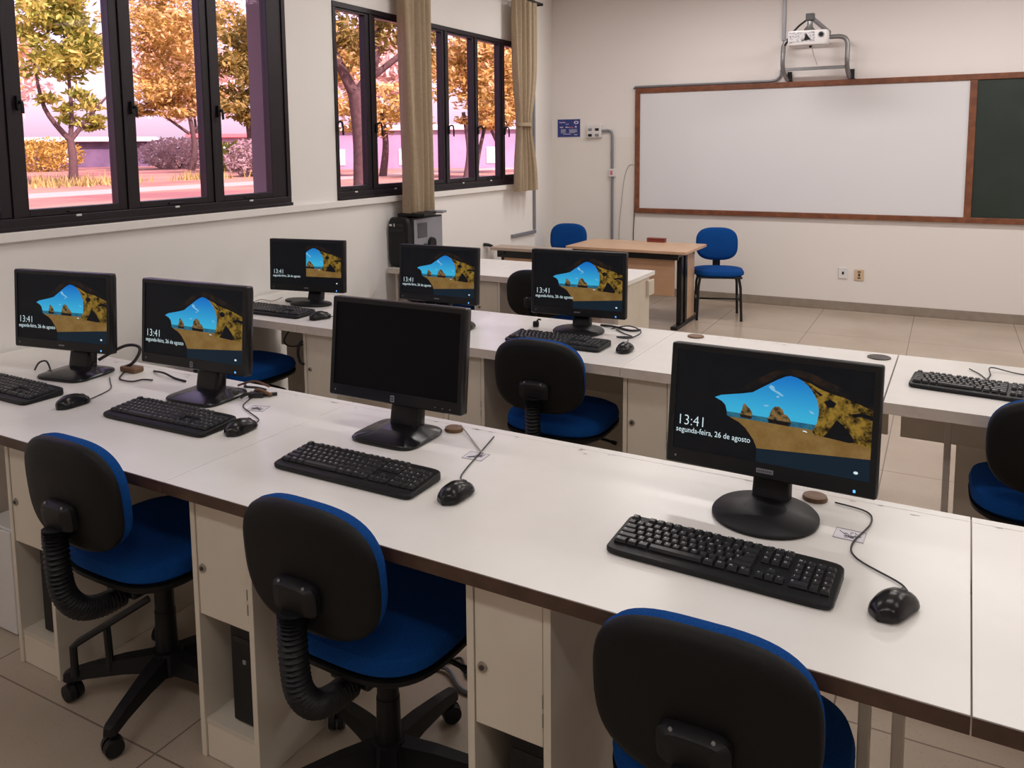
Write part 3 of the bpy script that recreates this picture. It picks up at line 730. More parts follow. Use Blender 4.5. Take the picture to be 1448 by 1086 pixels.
for lb, x, y, r in (('black keyboard cut by the left edge, before the far left monitor', -2.875, 1.628, -.02),
                    ('black keyboard in front of the badged lit monitor, second from the left', -2.105, 1.675, .01),
                    ('black keyboard in front of the switched off monitor', -1.318, 1.608, -.012),
                    ('black keyboard in the second row before the monitor beside the window wall', -3.02, 3.072, .0),
                    ('black keyboard in the second row behind the office chair back', -1.44, 3.118, -.03),
                    ('black keyboard alone on the second row table at the right edge', .138, 3.128, -.11)):
    dup(kb, (x, y, KZ), r, lb)

# ------------------------------------------------------------------ mice
def mouse(label, loc, rotz, cord):
    t = thing('mouse', label, 'mouse', loc, rotz, 'computer mice')
    L, Wm = .112, .067; rings = []
    for k in range(15):
        u = k/14; y = -L/2 + L*u
        wd = Wm/2*math.sqrt(max(.02, 1-(2*u-1)**4))*(1-.08*sin(PI*u))
        ht = .038*(sin(PI*min(1, (u*.86+.07)))**.75)*(1-.35*u)+.003
        r = []
        for j in range(16):
            a = 2*PI*j/16; cx = cos(a); sz = sin(a)
            r.append((wd*cx, y, max(0, .006+ht*sz) if sz > 0 else .006+.006*sz))
        rings.append(r)
    b = MB().loft(rings, GLOSSB).build('body', t)
    disc(MB(), (-.004, .034, .0215), .010, .008, (1, 0, 0), DGREY, 16).build('scroll_wheel', t)
    if cord:
        c_, s_ = cos(-rotz), sin(-rotz); pts = []
        for (x, y) in cord:
            dx, dy = x-loc[0], y-loc[1]; pts.append((dx*c_-dy*s_, dx*s_+dy*c_, .003))
        MB().tube(smooth_path([(0, L/2-.006, .008)]+pts), .0019, CORD, 6).build('cord', t)
    return t
mouse('black mouse beside the keyboard at the far left', (-2.515, 1.632, KZ), .0, [(-2.52, 1.70), (-2.56, 1.80), (-2.64, 1.86), (-2.70, 1.90)])
mouse('black mouse beside the badged lit monitor, second from the left', (-1.827, 1.705, KZ), .05, [(-1.85, 1.80), (-1.93, 1.84), (-2.0, 1.88), (-2.04, 1.96)])
mouse('black mouse right of the keyboard of the switched off monitor', (-1.01, 1.605, KZ), -.05, [(-1.055, 1.70), (-1.075, 1.76), (-1.10, 1.88), (-1.126, 2.0)])
mouse('black mouse nearest the camera, at the lower right', (-.052, 1.555, KZ), -.42, [(-.045, 1.655), (-.128, 1.72), (-.143, 1.785), (-.117, 1.90), (-.13, 1.96), (-.2, 1.98)])
mouse('black mouse on the second row table beside the window wall', (-2.70, 3.06, KZ), -.4, [(-2.66, 3.13), (-2.62, 3.2), (-2.6, 3.3)])
mouse('black mouse peeking out right of the switched off monitor, second row', (-1.93, 3.19, KZ), .2, None)
mouse('black mouse right of the second row office chair', (-1.135, 3.12, KZ), .05, [(-1.15, 3.2), (-1.175, 3.25), (-1.185, 3.30)])

# ------------------------------------------------------------------ small things on the tables
def label_card(name, lab, x, y, r, seedv):
    t = thing(name, lab, 'label', (x, y, ZD+.0004), r, 'paper labels stuck on the tables')
    MB().box(-.031, .031, -.026, .026, 0, .0004, PAPER).build('card', t)
    m = MB(); rd = random.Random(seedv)
    for k in range(4):
        pts = [(rd.uniform(-.022, .022), rd.uniform(-.017, .017), .0011) for _ in range(4)]
        m.tube(smooth_path(pts, 5), .0007, INK, 4)
    m.tube([(-.03, -.025, .0008), (.03, -.025, .0008), (.03, .025, .0008), (-.03, .025, .0008), (-.03, -.025, .0008)], .0004, INK, 4)
    m.build('scribble', t)
label_card('label_card', 'pale scribbled label on the table right of the badged monitor', -1.94, 1.886, .3, 1)
label_card('label_card', 'pale scribbled label under the crossing cords, right of the switched off monitor', -1.10, 1.852, .05, 2)
label_card('label_card', 'pale scribbled label under the cord behind the nearest mouse', -.153, 1.828, -.05, 3)
def grommet(lab, x, y, m_, tilt=0, r=.028, h=.012):
    t = thing('cable_grommet', lab, 'grommet', (x, y, ZD+.0004), 0, 'cable caps on the tables')
    MB().loft([[(r*k*cos(2*PI*j/24), r*k*.95*sin(2*PI*j/24), z) for j in range(24)] for k, z in ((1, 0), (1.03, .003), (.95, h*.8), (.6, h), (.3, h*.9))], m_).build('cap', t)
    return t
grommet('brown cable cap on the front table right of the switched off monitor', -1.262, 2.0, BROWN)
g4 = grommet('brown cable cap behind the largest lit monitor', -.245, 1.985, BROWN)
grommet('brown cable cap on the second row table, left of the pair, behind the largest monitor', -.945, 3.495, BROWN, r=.035, h=.008)
grommet('dark cable cap beside the seam of the second row tables', -.208, 3.462, DKBROWN, r=.042, h=.006)
def cable(lab, pts, r=.003, m_=CORD, z=ZD+.004, cat='cable', name='cable'):
    P = [(p[0], p[1], (p[2] if len(p) > 2 else z)) for p in pts]
    return tag(MB().tube(smooth_path(P), r, m_, 6).build(name), lab, cat)
cable('pale cord running from a brown cap to the label right of the switched off monitor', [(-1.25, 2.02, .762), (-1.176, 1.955), (-1.12, 1.90), (-1.083, 1.862, .758)], .002, WCORD)
cable('thick black cable looping up behind the far left monitor', [(-2.80, 1.93, .80), (-2.74, 2.0, .845), (-2.68, 2.02, .84), (-2.69, 2.0, .79), (-2.74, 1.98, .757)], .006)
cable('thin black cable wandering over the table right of the far left monitor', [(-2.72, 1.985, .756), (-2.69, 1.945), (-2.64, 1.90), (-2.575, 1.90), (-2.56, 1.935), (-2.52, 1.945)], .003)
cable('short black cable loop left of the far left monitor base', [(-3.05, 1.835), (-3.06, 1.86, .775), (-3.03, 1.87, .782), (-3.0, 1.865), (-2.99, 1.85)], .0035)
cable('black cable lying in the gap behind the badged lit monitor', [(-2.62, 2.03), (-2.54, 2.01, .762), (-2.47, 2.0), (-2.40, 1.99)], .004)
tag(MB().box(-2.745, -2.66, 1.975, 2.02, ZD+.0005, ZD+.022, BROWN, .006).build('cable_grommet'), 'brown cable cap with cables behind the far left monitor', 'grommet')
cb = thing('cable_bundle', 'tangle of black and brown cables right of the badged lit monitor', 'cable')
for k, (pts, m_, r) in enumerate(((((-2.16, 2.045), (-2.11, 2.0, .77), (-2.08, 2.02, .765), (-2.05, 2.035)), CORD, .005), (((-2.07, 2.01), (-2.05, 1.985, .768), (-2.03, 1.985, .772), (-1.99, 2.0)), BROWN, .006), (((-2.065, 1.93), (-2.05, 1.95, .766), (-2.02, 1.99), (-1.985, 2.02)), CORD, .006), (((-2.18, 2.03), (-2.12, 2.05, .775), (-2.05, 2.05, .765)), BROWN, .004))):
    MB().tube(smooth_path([(p[0], p[1], p[2] if len(p) > 2 else .757) for p in pts]), r, m_, 6).build('cable_strand', cb)
MB().box(-.026, .026, -.013, .013, 0, .018, CORD, .004).build('connector', cb, (-2.035, 1.975, ZD+.0005), .5)
cable('tangle of thin grey wires right of the second row round based monitor', [(-1.33, 3.47), (-1.25, 3.49, .77), (-1.17, 3.42, .765), (-1.19, 3.33), (-1.25, 3.33), (-1.19, 3.36), (-1.24, 3.40), (-1.3, 3.46)], .003)
cable('black adapter lead lying behind the second row round based monitor', [(-1.40, 3.52), (-1.33, 3.5, .758), (-1.24, 3.47), (-1.2, 3.5)], .006)
tag(MB().box(-.014, .014, -.012, .012, 0, .026, BLACK, .005).tube(smooth_path([(0, 0, .02), (.012, .006, .034), (.022, .008, .03)]), .004, CORD).build('webcam_clip', None, (-1.665, 3.37, ZD+.0005), .3), 'tiny black clip standing left of the second row round based monitor', 'clip')
cable('thin black wire at the back of the table at the right edge', [(.10, 3.42), (.13, 3.36), (.15, 3.30), (.165, 3.36), (.17, 3.43, .765), (.26, 3.42), (.42, 3.40)], .0022)
cable('pale loop of wire left of the monitor beside the window wall, second row', [(-3.25, 3.17), (-3.29, 3.19), (-3.30, 3.26, .765), (-3.25, 3.30), (-3.235, 3.36, .765)], .0025, WCORD)
cable('thin wires lying on the floor under the front table, right of the second chair', [(-1.40, 2.03, .005), (-1.31, 1.98, .006), (-1.27, 2.03, .006), (-1.2, 1.96, .005), (-1.12, 2.0, .005)], .004, CORD)
cable('loose grey cable on the floor beside the wires under the front table', [(-1.37, 1.93, .008), (-1.28, 1.96, .012), (-1.18, 1.90, .008), (-1.08, 1.92, .008)], .007, PIPE)
cable('dark wire hanging under the second row table beside the window wall', [(-3.28, 3.44, .70), (-3.22, 3.43, .62), (-3.30, 3.43, .50), (-3.24, 3.43, .47), (-3.1, 3.43, .52), (-3.05, 3.43, .64)], .004)

# ------------------------------------------------------------------ office chairs
def pad(m, w_, h_, zs, e, mt, plane, bow=0.):
    """stack of superellipse rings; plane maps (u, v, d) to local coordinates"""
    m.loft([[plane(p[0]*k, p[1]*k, d + bow*((p[0]*k)/(w_/2))**2) for p in sup(w_, h_, 56, e)] for k, d in zs], mt)
    return m
def bellows(path, r):
    P = smooth_path(path, 12); pts, rad = [], []
    for i, p in enumerate(P):
        pts.append(p); rad.append(r*(1.04 if i % 2 else .78))
    return pts, rad
def office_chair(label):
    """faces +y; origin on the floor under the seat"""
    t = thing('office_chair', label, 'chair', (0, 0, 0), 0, 'blue office chairs')
    SH = .435
    flat = lambda u, v, d: (u, v+.0, d)
    m = MB(); pad(m, .43, .41, ((.93, SH), (1.0, SH+.012), (1.01, SH+.03), (.98, SH+.05), (.88, SH+.062), (.6, SH+.066), (.25, SH+.064)), 3.2, BLUE, flat); m.build('seat_cushion', t)
    m = MB(); pad(m, .43, .41, ((.6, SH-.035), (.9, SH-.03), (1.005, SH-.012), (1.01, SH-.0005)), 3.2, SHELL, flat); m.build('seat_shell', t)
    # backrest: shell outside (-y side), cushion inside
    yb_, zb_ = -.262, .693; ta = .09
    def bk(u, v, d): return (u, yb_ + d*cos(ta) - v*sin(ta), zb_ + v*cos(ta) + d*sin(ta))
    Wb, Hb = .384, .298
    m = MB(); pad(m, Wb, Hb, ((.25, -.026), (.6, -.025), (.86, -.021), (.97, -.012), (1.0, -.002), (1.0, .006)), 2.9, SHELL, bk, .012); m.build('backrest_shell', t)
    m = MB(); pad(m, Wb, Hb, ((.985, .0065), (1.0, .016), (.97, .034), (.86, .046), (.55, .05), (.2, .05)), 2.9, BLUE, bk, .012); m.build('backrest_cushion', t)
    # bracket with bolts
    m = MB(); m.loft([[bk(p[0]*k, -.045+p[1]*k, d) for p in sup(.125, .075, 28, 4)] for k, d in ((1, -.0262), (1, -.040), (.8, -.052), (.5, -.054))], BLACK)
    m.build('bracket', t)
    for sx in (-1, 1):
        m = MB(); c_ = Vector(bk(sx*.035, -.012, -.043)); disc(m, c_, .004, .004, (0, -1, .3), STEEL, 8); m.build('bolt', t)
    pts, rad = bellows([bk(0, -.07, -.05), (0, yb_-.045, .58), (0, yb_-.042, .50), (0, yb_-.03, .43), (0, yb_+.01, .375), (0, yb_+.07, .352), (0, yb_+.13, .352)], .031)
    MB().tube(pts, rad, BLACK, 14).build('bellows', t)
    MB().box(-.06, .06, -.14, .1, SH-.085, SH-.036, BLACKM, .008).build('tilt_plate', t)
    MB().tube(smooth_path([(.05, .02, SH-.06), (.16, .03, SH-.065), (.225, .03, SH-.075)]), [.006]*10+[.009]*3, BLACK).build('lever', t)
    MB().cyl((0, 0), .027, .24, SH-.086, BLACK, 20).cyl((0, 0), .031, .12, .24, BLACK, 20, .029).build('gas_column', t)
    MB().cyl((0, 0), .05, .065, .13, BLACK, 24, .042).build('hub', t)
    for k in range(5):
        a = PI/2 + 2*PI*k/5 - .35
        d = Vector((cos(a), sin(a), 0)); q = Vector((-sin(a), cos(a), 0))
        rings = []
        for s_, hw, z0, z1 in ((.03, .026, .07, .125), (.12, .023, .075, .118), (.22, .019, .07, .102), (.275, .017, .062, .09), (.286, .012, .064, .085)):
            c_ = d*s_; rings.append([c_+q*hw+Vector((0, 0, z0)), c_+q*hw*.8+Vector((0, 0, z1)), c_-q*hw*.8+Vector((0, 0, z1)), c_-q*hw+Vector((0, 0, z0))])
        lg = MB().loft(rings, BLACK, smooth=False).build('leg', t)
        c_ = d*.266; w_ = MB(); ax = Vector((cos(a+.9), sin(a+.9), 0))
        for sgn in (-1, 1):
            cc = c_ + ax*(.004*sgn) + Vector((0, 0, .0275)); disc(w_, cc, .027, .017, ax*sgn, BLACK, 20)
        w_.cyl((c_.x, c_.y), .006, .03, .068, BLACKM, 8)
        w_.build('caster', lg)
    return t
def place(ch, seat, rz):  # seat centre given as world x, y
    ch.location = (seat[0], seat[1], 0.0008); ch.rotation_euler = (0, 0, rz)
oc = office_chair('office chair with blue seat at the lower left, a broken foot bar on its base')
place(oc, (-1.963, 1.512), -.02)
c2_ = dup(oc, (-1.165, 1.52, .0008), -.04, 'office chair with blue seat before the switched off monitor, second from the left')
c3_ = dup(oc, (-.322, 1.512, .0008), .0, 'nearest office chair with black back, at the bottom of the view')
c7_ = dup(oc, (-1.385, 3.062, .0008), .02, 'office chair pushed in at the second row before the round based monitor')
c5_ = dup(oc, (-3.165, 3.02, .0008), -.02, 'office chair under the second row table beside the window wall, mostly hidden')
c8_ = dup(oc, (.322, 3.03, .0008), .02, 'office chair cut by the right edge, before the lone keyboard')
c9_ = dup(oc, (-3.06, 4.72, .0008), .12, 'office chair at the third row below the computer tower')
c10 = dup(oc, (-2.20, 4.66, .0008), .08, 'office chair at the third row, half hidden by the round based monitor')
def spin(ch, a):
    for l in ch.children:
        if l.name.split('.')[0] == 'leg': l.rotation_euler[2] = a
spin(oc, .08); spin(c2_, .34); spin(c3_, .9); spin(c7_, .2); spin(c8_, .5)
def lift(ch, dz):
    for l in ch.children:
        if l.name.split('.')[0] not in ('leg', 'hub'): l.location.z += dz
lift(oc, .012); lift(c3_, -.03)
MB().tube([(-.185, -.17, .08), (-.185, -.17, .172), (-.172, -.158, .186), (-.03, -.03, .29)], .011, BLACKM, 8).tube([(-.115, -.105, .085), (-.118, -.108, .218)], .011, BLACKM, 8).build('foot_bar', oc)

# four legged chairs by the teacher desks
def side_chair(label):
    """faces -y"""
    t = thing('side_chair', label, 'chair', (0, 0, 0), 0, 'blue four legged chairs')
    m = MB(); pad(m, .45, .42, ((.92, .40), (1., .412), (1.01, .43), (.96, .45), (.8, .458), (.3, .46)), 3., BLUE, lambda u, v, d: (u, v, d)); m.build('seat', t)
    MB().box(-.20, .20, -.18, .18, .383, .3995, BLACKM, .005).build('seat_frame', t)
    ta = .12
    def bk(u, v, d): return (u, .225 + d*cos(ta) + v*sin(ta), .655 + v*cos(ta) - d*sin(ta))
    m = MB(); pad(m, .385, .31, ((.3, -.03), (.8, -.028), (.95, -.018), (1., -.004), (1., .004)), 2.9, BLUE, bk, -.012)
    m.build('backrest', t)
    m = MB(); pad(m, .385, .31, ((1.0, .0045), (.97, .014), (.6, .02), (.2, .021)), 2.9, SHELL, bk, -.012); m.build('backrest_shell', t)
    MB().box(-.035, .035, .225, .238, .40, .56, BLACKM, .004).box(-.035, .035, .15, .23, .386, .3995, BLACKM, .003).build('back_bracket', t)
    for sx in (-1, 1):
        for sy in (-1, 1):
            MB().tube([(sx*.17, sy*.155, .39), (sx*.185, sy*.17, .30), (sx*.195, sy*.185, .012), (sx*.195, sy*.185, .0)], [.012, .012, .012, .014], BLACKM, 8).build('leg', t)
    MB().tube([(-.19, .0, .17), (.19, .0, .17)], .008, BLACKM).tube([(-.192, -.18, .17), (-.192, .18, .17)], .008, BLACKM).tube([(.192, -.18, .17), (.192, .18, .17)], .008, BLACKM).build('stretcher', t)
    return t
sc1 = side_chair('blue four legged chair right of the wooden teacher desk')
sc1.location = (-1.83, 7.50, .0008); sc1.rotation_euler = (0, 0, .32)
sc2 = dup(sc1, (-3.33, 7.32, .0008), .1, 'blue four legged chair behind the wooden desks in the room corner')

# ------------------------------------------------------------------ wooden teacher desks
def wood_desk(label, x0, x1, y0, y1, zt_, top=None):
    t = thing('teacher_desk', label, 'desk', ((x0+x1)/2, (y0+y1)/2, 0), -.01)
    hx, hy = (x1-x0)/2, (y1-y0)/2; k = min(1, hy/.33)
    top = top or MAPLE
    MB().box(-hx, hx, -hy, hy, zt_-.026, zt_, top, .004).build('tabletop', t)
    MB().box(-hx+.06, hx-.09, -hy+.07*k, -hy+.10*k, zt_-.085, zt_-.0265, BLACKM, .003).box(-hx+.06, hx-.09, hy-.10*k, hy-.07*k, zt_-.085, zt_-.0265, BLACKM, .003).build('rail', t)
    MB().box(-hx+.12, hx-.135, -hy+.12*k, -hy+.12*k+.016, zt_-.41, zt_-.0265, MAPLED, .002).build('modesty_panel', t)
    for s in (-1, 1):
        xs = s*(hx-.105)
        l = MB()
        l.box(xs-.022, xs+.022, -hy+.16*k, -hy+.22*k, .03, zt_-.0265, BLACKM, .004).box(xs-.022, xs+.022, -hy+.28*k, -hy+.34*k, .03, zt_-.0265, BLACKM, .004)
        l.box(xs-.03, xs+.03, -hy+.03*k, hy-.03*k, zt_-.058, zt_-.0267, BLACKM, .004)
        lo = l.build('leg_frame', t)
        MB().box(xs-.03, xs+.03, -hy+.02, hy-.02, .001, .03, BLACKM, .006).build('foot', lo)
        MB().box(xs-.011, xs+.011, -hy+.345*k, hy-.06*k, .031, zt_-.06, MAPLE, .002).build('leg_panel', lo)
    return t
wood_desk('wooden teacher desk with black legs, nearer the blue chair at right', -3.03, -1.915, 6.75, 7.40, .687)
wood_desk('narrow wooden desk with black frame in the corner by the window wall', -3.40, -2.72, 6.0, 6.20, .742, GREYT)
rb_ = thing('wooden_box', 'small reddish brown wooden block at the back of the teacher desk', 'box', (-2.375, 7.36, .6875), 0)
MB().box(-.085, .085, -.03, .03, 0, .028, REDBR, .003).build('box', rb_); MB().box(-.088, .088, -.033, .033, .0285, .037, REDBR, .003).build('lid', rb_)

# ------------------------------------------------------------------ old computer tower and tray on the third row
ct = thing('computer_tower', 'old black and silver computer tower on the third row table by the curtain', 'computer', (-3.363, 4.65, ZD+.001), 0)
MB().box(-.09, .09, .03, .42, .0, .345, BLACKM, .004).build('case', ct)
fr = MB()
fr.loft([[(p[0], -0.0+dy, .178+p[1]) for p in sup(sx, sz, 40, 6)] for sx, sz, dy in ((.178, .345, .029), (.182, .35, .01), (.165, .33, -.006), (.12, .28, -.012))], BLACK)
fo = fr.build('front_panel', ct)
for k, z in enumerate((.285, .25)): MB().box(-.07, .055, -.016, -.005, z, z+.026, GLOSSB, .002).build('drive_bay', fo)
MB().box(-.068, -.045, -.018, -.0155, .29, .305, WHITEP, .001).box(-.03, -.022, -.018, -.0155, .287, .31, WHITEP, .001).build('drive_label', fo)
sd = MB().box(.091, .097, .05, .41, .01, .335, GREYP, .002).build('side_cover', ct); sd['label'] = 'silver side cover'
MB().box(.0972, .1, .09, .21, .20, .305, DGREY, .002).build('vent', sd)
k = MB(); disc(k, (.0972, .26, .15), .045, .02, (1, 0, 0), BLACK, 24); disc(k, (.0972, .18, .125), .03, .018, (1, 0, 0), BLACK, 16); k.build('fan_duct', sd)
ty = thing('laptop', 'flat dark device with a silver end lying on top of the old computer tower', 'device', (-3.31, 4.76, ZD+.356), .25)
MB().box(-.10, .10, -.06, .20, 0, .022, BLACK, .004).build('body', ty)
MB().box(-.06, .15, .205, .30, .004, .022, GREYP, .008).build('end_piece', ty)

# ------------------------------------------------------------------ ceiling lamps
LX = []
for lx in (-1.9, .3, 2.5):
    for ly in (-.3, 2.0, 4.4, 6.7):  # the row behind the camera is added fill for the foreground
        LX.append((lx, ly))
for k, (lx, ly) in enumerate(LX):
    L = bpy.data.lights.new('ceiling_light', 'AREA'); L.shape = 'RECTANGLE'; L.size = 1.2; L.size_y = .28
    L.energy = {-.3: 13, 2.0: 10, 4.4: 19, 6.7: 29}[ly]; L.color = (1., .965, .94)
    o = bpy.data.objects.new('ceiling_light', L); COL.objects.link(o); o.location = (lx, ly, ZC-.07)

# ------------------------------------------------------------------ outside: ground, trees, shrubs, buildings
GZ = -.15
GROUND = mat('dry_ground', (.29, .165, .10), .95, noise=(.16, (.185, .08, .065), .45, .6))  # darker patches put the bands of shade into the ground colour
PAVE = mat('pale_path', (.37, .28, .22), .9)
BARK = mat('bark', (.055, .032, .028), .9, noise=(12, (.09, .055, .045), .4, .7), bump=(20, .6))
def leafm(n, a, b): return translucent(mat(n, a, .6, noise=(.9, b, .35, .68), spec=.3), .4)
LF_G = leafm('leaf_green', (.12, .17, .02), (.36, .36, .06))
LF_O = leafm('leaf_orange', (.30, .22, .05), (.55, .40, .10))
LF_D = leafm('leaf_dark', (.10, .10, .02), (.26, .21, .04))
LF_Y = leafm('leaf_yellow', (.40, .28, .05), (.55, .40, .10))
LIT = {k: leafm(k+'_bright', a_, b_) for k, a_, b_ in (('leaf_green', (.38, .38, .06), (.62, .55, .16)), ('leaf_orange', (.60, .40, .12), (.80, .58, .30)), ('leaf_dark', (.22, .19, .04), (.45, .34, .09)), ('leaf_yellow', (.65, .48, .14), (.85, .68, .32)), ('leaf_haze', (.70, .50, .42), (.85, .68, .62)))}  # brighter copy of each leaf, its lit look put into the colour
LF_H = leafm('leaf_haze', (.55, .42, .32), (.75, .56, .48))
LF_P = leafm('leaf_dusty', (.28, .20, .19), (.45, .36, .33))
BWALL = mat('far_wall', (.30, .22, .30), .8, noise=(.5, (.40, .28, .36), .4, .7)); BDARK = mat('far_dark_wall', (.07, .05, .09), .8, noise=(.6, (.13, .09, .14), .4, .7)); BWHITE = mat('far_white', (.85, .82, .82), .7)
BROOF = mat('far_roof', (.6, .12, .12), .7)
GRASS = mat('dry_grass', (.22, .2, .05), .8, noise=(3, (.4, .3, .1), .4, .7))
g = MB(); g.box(-130, XW-TH-.02, -30, 130, GZ-.3, GZ, GROUND); struct(g.build('ground'))
struct(MB().box(-32.5, -29.5, -5, 70, GZ+.0, GZ+.02, PAVE).build('ground_path'))

def leaves(m, c, rad, n, size, mt, rd, shell=.35, lit=None, clumps=0):
    """leaf blades scattered through an ellipsoid; with clumps they gather in sprays that leave gaps"""
    ia = m.mi(mt); ib = m.mi(lit) if lit else ia
    cl = []
    for _ in range(clumps):
        p = Vector((rd.gauss(0, 1), rd.gauss(0, 1), rd.gauss(0, 1))).normalized()*rd.uniform(.25, 1.0)
        cl.append((p, rd.uniform(.16, .34), rd.random()))
    for _ in range(n):
        if cl:
            q, rr_, br = cl[rd.randrange(len(cl))]
            p = q + Vector((rd.gauss(0, 1), rd.gauss(0, 1), rd.gauss(0, .7)))*rr_*.55
        else:
            br = .5
            while True:
                p = Vector((rd.uniform(-1, 1), rd.uniform(-1, 1), rd.uniform(-1, 1)))
                if shell < p.length < 1: break
        p = Vector((c[0]+p.x*rad[0], c[1]+p.y*rad[1], c[2]+p.z*rad[2]))
        a = Vector((rd.gauss(0, 1), rd.gauss(0, 1), rd.gauss(-.3, .6))).normalized(); b = a.orthogonal().normalized()
        s_ = size*rd.uniform(.55, 1.35); b = b*s_*.36; a = a*s_
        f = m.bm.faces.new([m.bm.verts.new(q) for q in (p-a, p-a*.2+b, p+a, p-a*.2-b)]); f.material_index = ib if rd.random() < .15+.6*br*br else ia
def tree(label, x, y, tr, forks, blobs, leaf, n, size, seedv, group='trees outside the windows'):
    rd = random.Random(seedv)
    t = thing('tree', label, 'tree', (x, y, GZ), 0, group)
    m = MB()
    for path, r0_, r1_ in forks:
        P = smooth_path(path, 5); m.tube(P, [r0_+(r1_-r0_)*k/(len(P)-1) for k in range(len(P))], BARK, 10)
    m.build('trunk', t)
    m = MB(); m.keep = True
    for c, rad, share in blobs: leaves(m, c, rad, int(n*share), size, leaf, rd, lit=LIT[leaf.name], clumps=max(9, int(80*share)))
    m.build('foliage', t)
    return t
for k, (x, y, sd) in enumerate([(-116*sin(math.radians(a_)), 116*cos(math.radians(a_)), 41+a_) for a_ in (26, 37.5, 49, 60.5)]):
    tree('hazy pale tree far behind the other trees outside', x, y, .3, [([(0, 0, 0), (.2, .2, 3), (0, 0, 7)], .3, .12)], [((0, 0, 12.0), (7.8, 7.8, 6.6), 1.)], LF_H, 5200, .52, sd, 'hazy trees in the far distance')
tree('young leafy tree seen through the second pane of the near window', -38.5, 25.8, .25,
     [([(0, 0, 0), (.1, 0, 1.2), (0, 0, 2.3)], .24, .17), ([(0, 0, 2.2), (-.5, -.9, 3.8), (-.6, -1.2, 6)], .15, .05), ([(0, 0, 2.2), (.4, .8, 3.4), (.9, 1.7, 4.6)], .13, .04), ([(0, 0, 2.3), (.1, .1, 4), (0, 0, 8)], .13, .05)],
     [((0, 0, 6.6), (1.9, 2.0, 2.3), .5), ((-.4, -.6, 8.6), (2.2, 2.4, 1.8), .35), ((0, .3, 4.0), (1.5, 1.7, .9), .10), ((.3, 1.2, 3.1), (.8, 1.2, .4), .05)], LF_G, 6000, .22, 1)
tree('broad orange tree filling the third pane of the near window', -55, 47.3, .3,
     [([(0, 0, 0), (.3, .2, 2), (0, 0, 5)], .3, .15), ([(0, 0, 3), (-2, -2.5, 5.5)], .14, .05), ([(0, 0, 3), (2, 2.4, 5.5)], .14, .05)],
     [((-.9, -1.2, 11.2), (5.2, 5.8, 4.4), .6), ((-.5, -1.2, 6.4), (4.0, 4.6, 2.0), .3), ((-2.5, -3, 5.0), (1.6, 1.8, .9), .1)], LF_O, 13000, .25, 2)
tree('dark trunked tree at the right edge of the near window', -43.0, 42.0, .3,
     [([(0, 0, 0), (.1, .1, 2.5), (-.2, 0, 5)], .3, .16), ([(0, 0, 2.6), (1, 1.0, 4.4)], .13, .05)],
     [((-.2, .2, 8.2), (3.0, 3.2, 2.8), .65), ((.1, .2, 4.8), (2.4, 2.6, 1.6), .35)], LF_D, 6000, .25, 3)
tree('pale yellow tree far behind the young leafy tree', -66, 36, .3,
     [([(0, 0, 0), (.2, .2, 3), (0, 0, 7)], .3, .12)], [((0, 0, 9.5), (4, 4.2, 4), 1.)], LF_Y, 3000, .33, 4)
tree('tall thick dark trunk with spreading branches in the left panes of the far window', -12.5, 15.85, .25,
     [([(0, 0, -.1), (.03, .03, 1.8), (-.05, -.06, 3.1)], .27, .22), ([(-.05, -.06, 2.9), (-.35, -.3, 3.7), (-.75, -.6, 4.8)], .16, .06), ([(-.05, -.06, 2.9), (.25, .25, 3.8), (.3, .3, 5)], .17, .08), ([(.1, .1, 3.3), (.9, .8, 4.1), (1.5, 1.4, 4.6)], .09, .04)],
     [((-.2, -.3, 4.35), (1.3, 1.3, .7), .5), ((.9, 1.0, 4.5), (1.1, 1.2, .6), .3), ((.1, 0, 5.2), (1.5, 1.5, .6), .2)], LF_D, 2600, .11, 5)
tree('orange tree behind the thick trunk in the far window', -30, 40, .3,
     [([(0, 0, 0), (.2, .1, 2), (0, 0, 4)], .25, .12)], [((-.4, -.3, 3.9), (3.0, 3.2, 1.6), .6), ((-1.5, -1.4, 6.6), (2.0, 2.2, 1.3), .4)], LF_O, 4000, .22, 6)
tree('dense orange tree in the middle panes of the far window', -23.2, 38.4, .3,
     [([(0, 0, 0), (.15, .1, 1.6), (-.1, 0, 3.6)], .16, .1), ([(.3, .5, 0), (.5, .7, 1.6), (.9, 1.2, 4)], .14, .08)],
     [((.3, .4, 6.0), (2.6, 2.6, 3.1), .75), ((1.0, 1.2, 3.4), (1.8, 1.8, .9), .25)], LF_O, 8000, .19, 8)
tree('yellow tree in the right panes of the far window', -25.5, 46.3, .3,
     [([(0, 0, 0), (.1, .1, 2), (.8, .7, 4.4)], .22, .12), ([(0, 0, 1.8), (-.7, -.8, 4)], .12, .07)],
     [((.6, .6, 6.6), (3.0, 3.0, 3.0), .7), ((.5, .5, 4.0), (2.6, 2.6, 1.0), .3)], LF_Y, 8000, .21, 9)
def shrub(label, x, y, rad, leaf, n, size, seedv):
    rd = random.Random(seedv); t = thing('shrub', label, 'shrub', (x, y, GZ), 0, 'shrubs outside the windows')
    m = MB(); m.keep = True; leaves(m, (0, 0, rad[2]*.9), rad, n, size, leaf, rd, 0.); m.build('foliage', t)
    m = MB()
    for k in range(4): m.tube([(0, 0, 0), (rad[0]*.4*cos(k*1.6), rad[1]*.4*sin(k*1.6), rad[2]*1.1)], .05, BARK, 6)
    m.build('stems', t)
shrub('dusty round shrub low in the right pane of the near window', -38.5, 38.0, (1.7, 1.9, 1.25), LF_P, 1800, .17, 21)
shrub('pale hedge far behind the third pane of the near window', -62, 52, (3.6, 3.8, 1.5), LF_P, 2200, .24, 22)
shrub('olive shrub far behind the third pane of the near window', -50.5, 47.3, (2.2, 2.2, 1.2), LF_G, 1200, .24, 23)
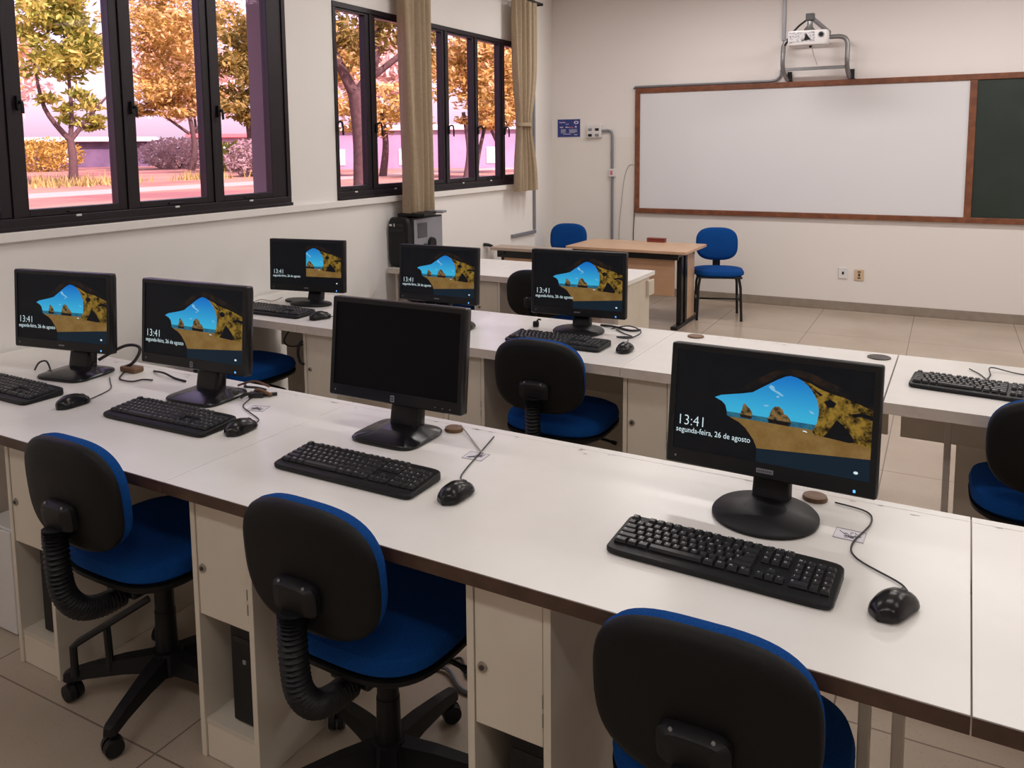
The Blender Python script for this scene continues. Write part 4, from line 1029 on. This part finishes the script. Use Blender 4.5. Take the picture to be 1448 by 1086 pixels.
shrub('olive shrub behind the young leafy tree', -66, 42, (2.4, 3.2, 1.5), LF_Y, 1900, .2, 24)
gt = MB(); gt.keep = True; rd = random.Random(31); gi = gt.mi(GRASS)
for cx, cy, rx, ry, n in ((-38.5, 25.8, 2.2, 3.0, 420), (-38.0, 33.5, 1.0, 2.0, 160), (-43, 25, 2.5, 4.0, 260)):
    for _ in range(n):
        x = cx+rd.gauss(0, rx*.5); y = cy+rd.gauss(0, ry*.5); h = rd.uniform(.2, .65); a = rd.uniform(0, 6.3)
        b = Vector((cos(a)*.05, sin(a)*.05, 0)); p = Vector((x, y, GZ)); tp_ = p+Vector((rd.gauss(0, .12), rd.gauss(0, .12), h))
        gt.bm.faces.new([gt.bm.verts.new(q) for q in (p-b, p+b, tp_)]).material_index = gi
go = gt.build('grass'); go['kind'] = 'stuff'; tag(go, 'tufts of dry grass around the young tree outside', 'grass')

def building(label, x, y, rz, L, D, H, wallm, roofm, over, wins):
    t = thing('building', label, 'building', (x, y, GZ), rz)
    MB().box(-L/2, L/2, -D/2, D/2, 0, H, wallm).build('wall', t)
    MB().box(-L/2-over, L/2+over, -D/2-over, D/2+over, H, H+.45, roofm, .05).build('roof', t)
    for u0, u1, z0, z1 in wins:
        MB().box(u0, u1, -D/2-.05, -D/2-.001, z0, z1, BWHITE).build('window', t)
    return t
building('low dark building with a white roof behind the young tree', -82, 52, .86, 20, 5, 2.6, BDARK, BWHITE, .8, [(-9, -8, .5, 2), (-5, -3.5, .3, 2.1), (2, 3, .5, 2), (7, 8.5, .5, 2)])
building('far low building with a red roof beyond the third pane', -71, 70, .80, 13, 4, 3.0, BWALL, BROOF, .6, [(-4, -3, .6, 2), (0, 1, .6, 2), (3, 4, .6, 2)])
building('low violet building with pale openings across the far window', -37, 59, .42, 24, 5, 3.1, BWALL, BWHITE, .3, [(-10, -8.5, .3, 1.6), (-4, -2.8, .3, 1.6), (3.2, 4.4, .4, 1.7), (6.2, 7.4, .4, 1.7), (9.4, 10.6, .4, 1.8)])

# ------------------------------------------------------------------ daylight
wd = bpy.data.worlds.new('daylight'); sc.world = wd; wd.use_nodes = True
nt = wd.node_tree; bg = nt.nodes['Background']
sky = nt.nodes.new('ShaderNodeTexSky'); sky.sky_type = 'NISHITA'; sky.sun_disc = False
sky.sun_elevation = math.radians(48); sky.sun_rotation = math.radians(100); sky.air_density = 1.0; sky.dust_density = 4.; sky.ozone_density = 1.
mxs = nt.nodes.new('ShaderNodeMix'); mxs.data_type = 'RGBA'; mxs.inputs[0].default_value = .6
nt.links.new(sky.outputs[0], mxs.inputs[6]); mxs.inputs[7].default_value = (1.5, 1.46, 1.52, 1)     # bright hazy cloud
nt.links.new(mxs.outputs[2], bg.inputs[0]); bg.inputs[1].default_value = .85
S = bpy.data.lights.new('sun', 'SUN'); S.energy = 11.; S.angle = .01; S.color = (1., .95, .87)
so = bpy.data.objects.new('sun', S); COL.objects.link(so)
so.rotation_euler = Vector((-.72, .30, -.75)).to_track_quat('-Z', 'Y').to_euler()

# ------------------------------------------------------------------ view
vs = sc.view_settings
vs.view_transform = 'Standard'; vs.look = 'None'; vs.gamma = 1.; vs.exposure = 0.; vs.use_curve_mapping = False
sc.cycles.use_denoising = True
sc.cycles.max_bounces = 10; sc.cycles.transparent_max_bounces = 16; sc.cycles.diffuse_bounces = 6
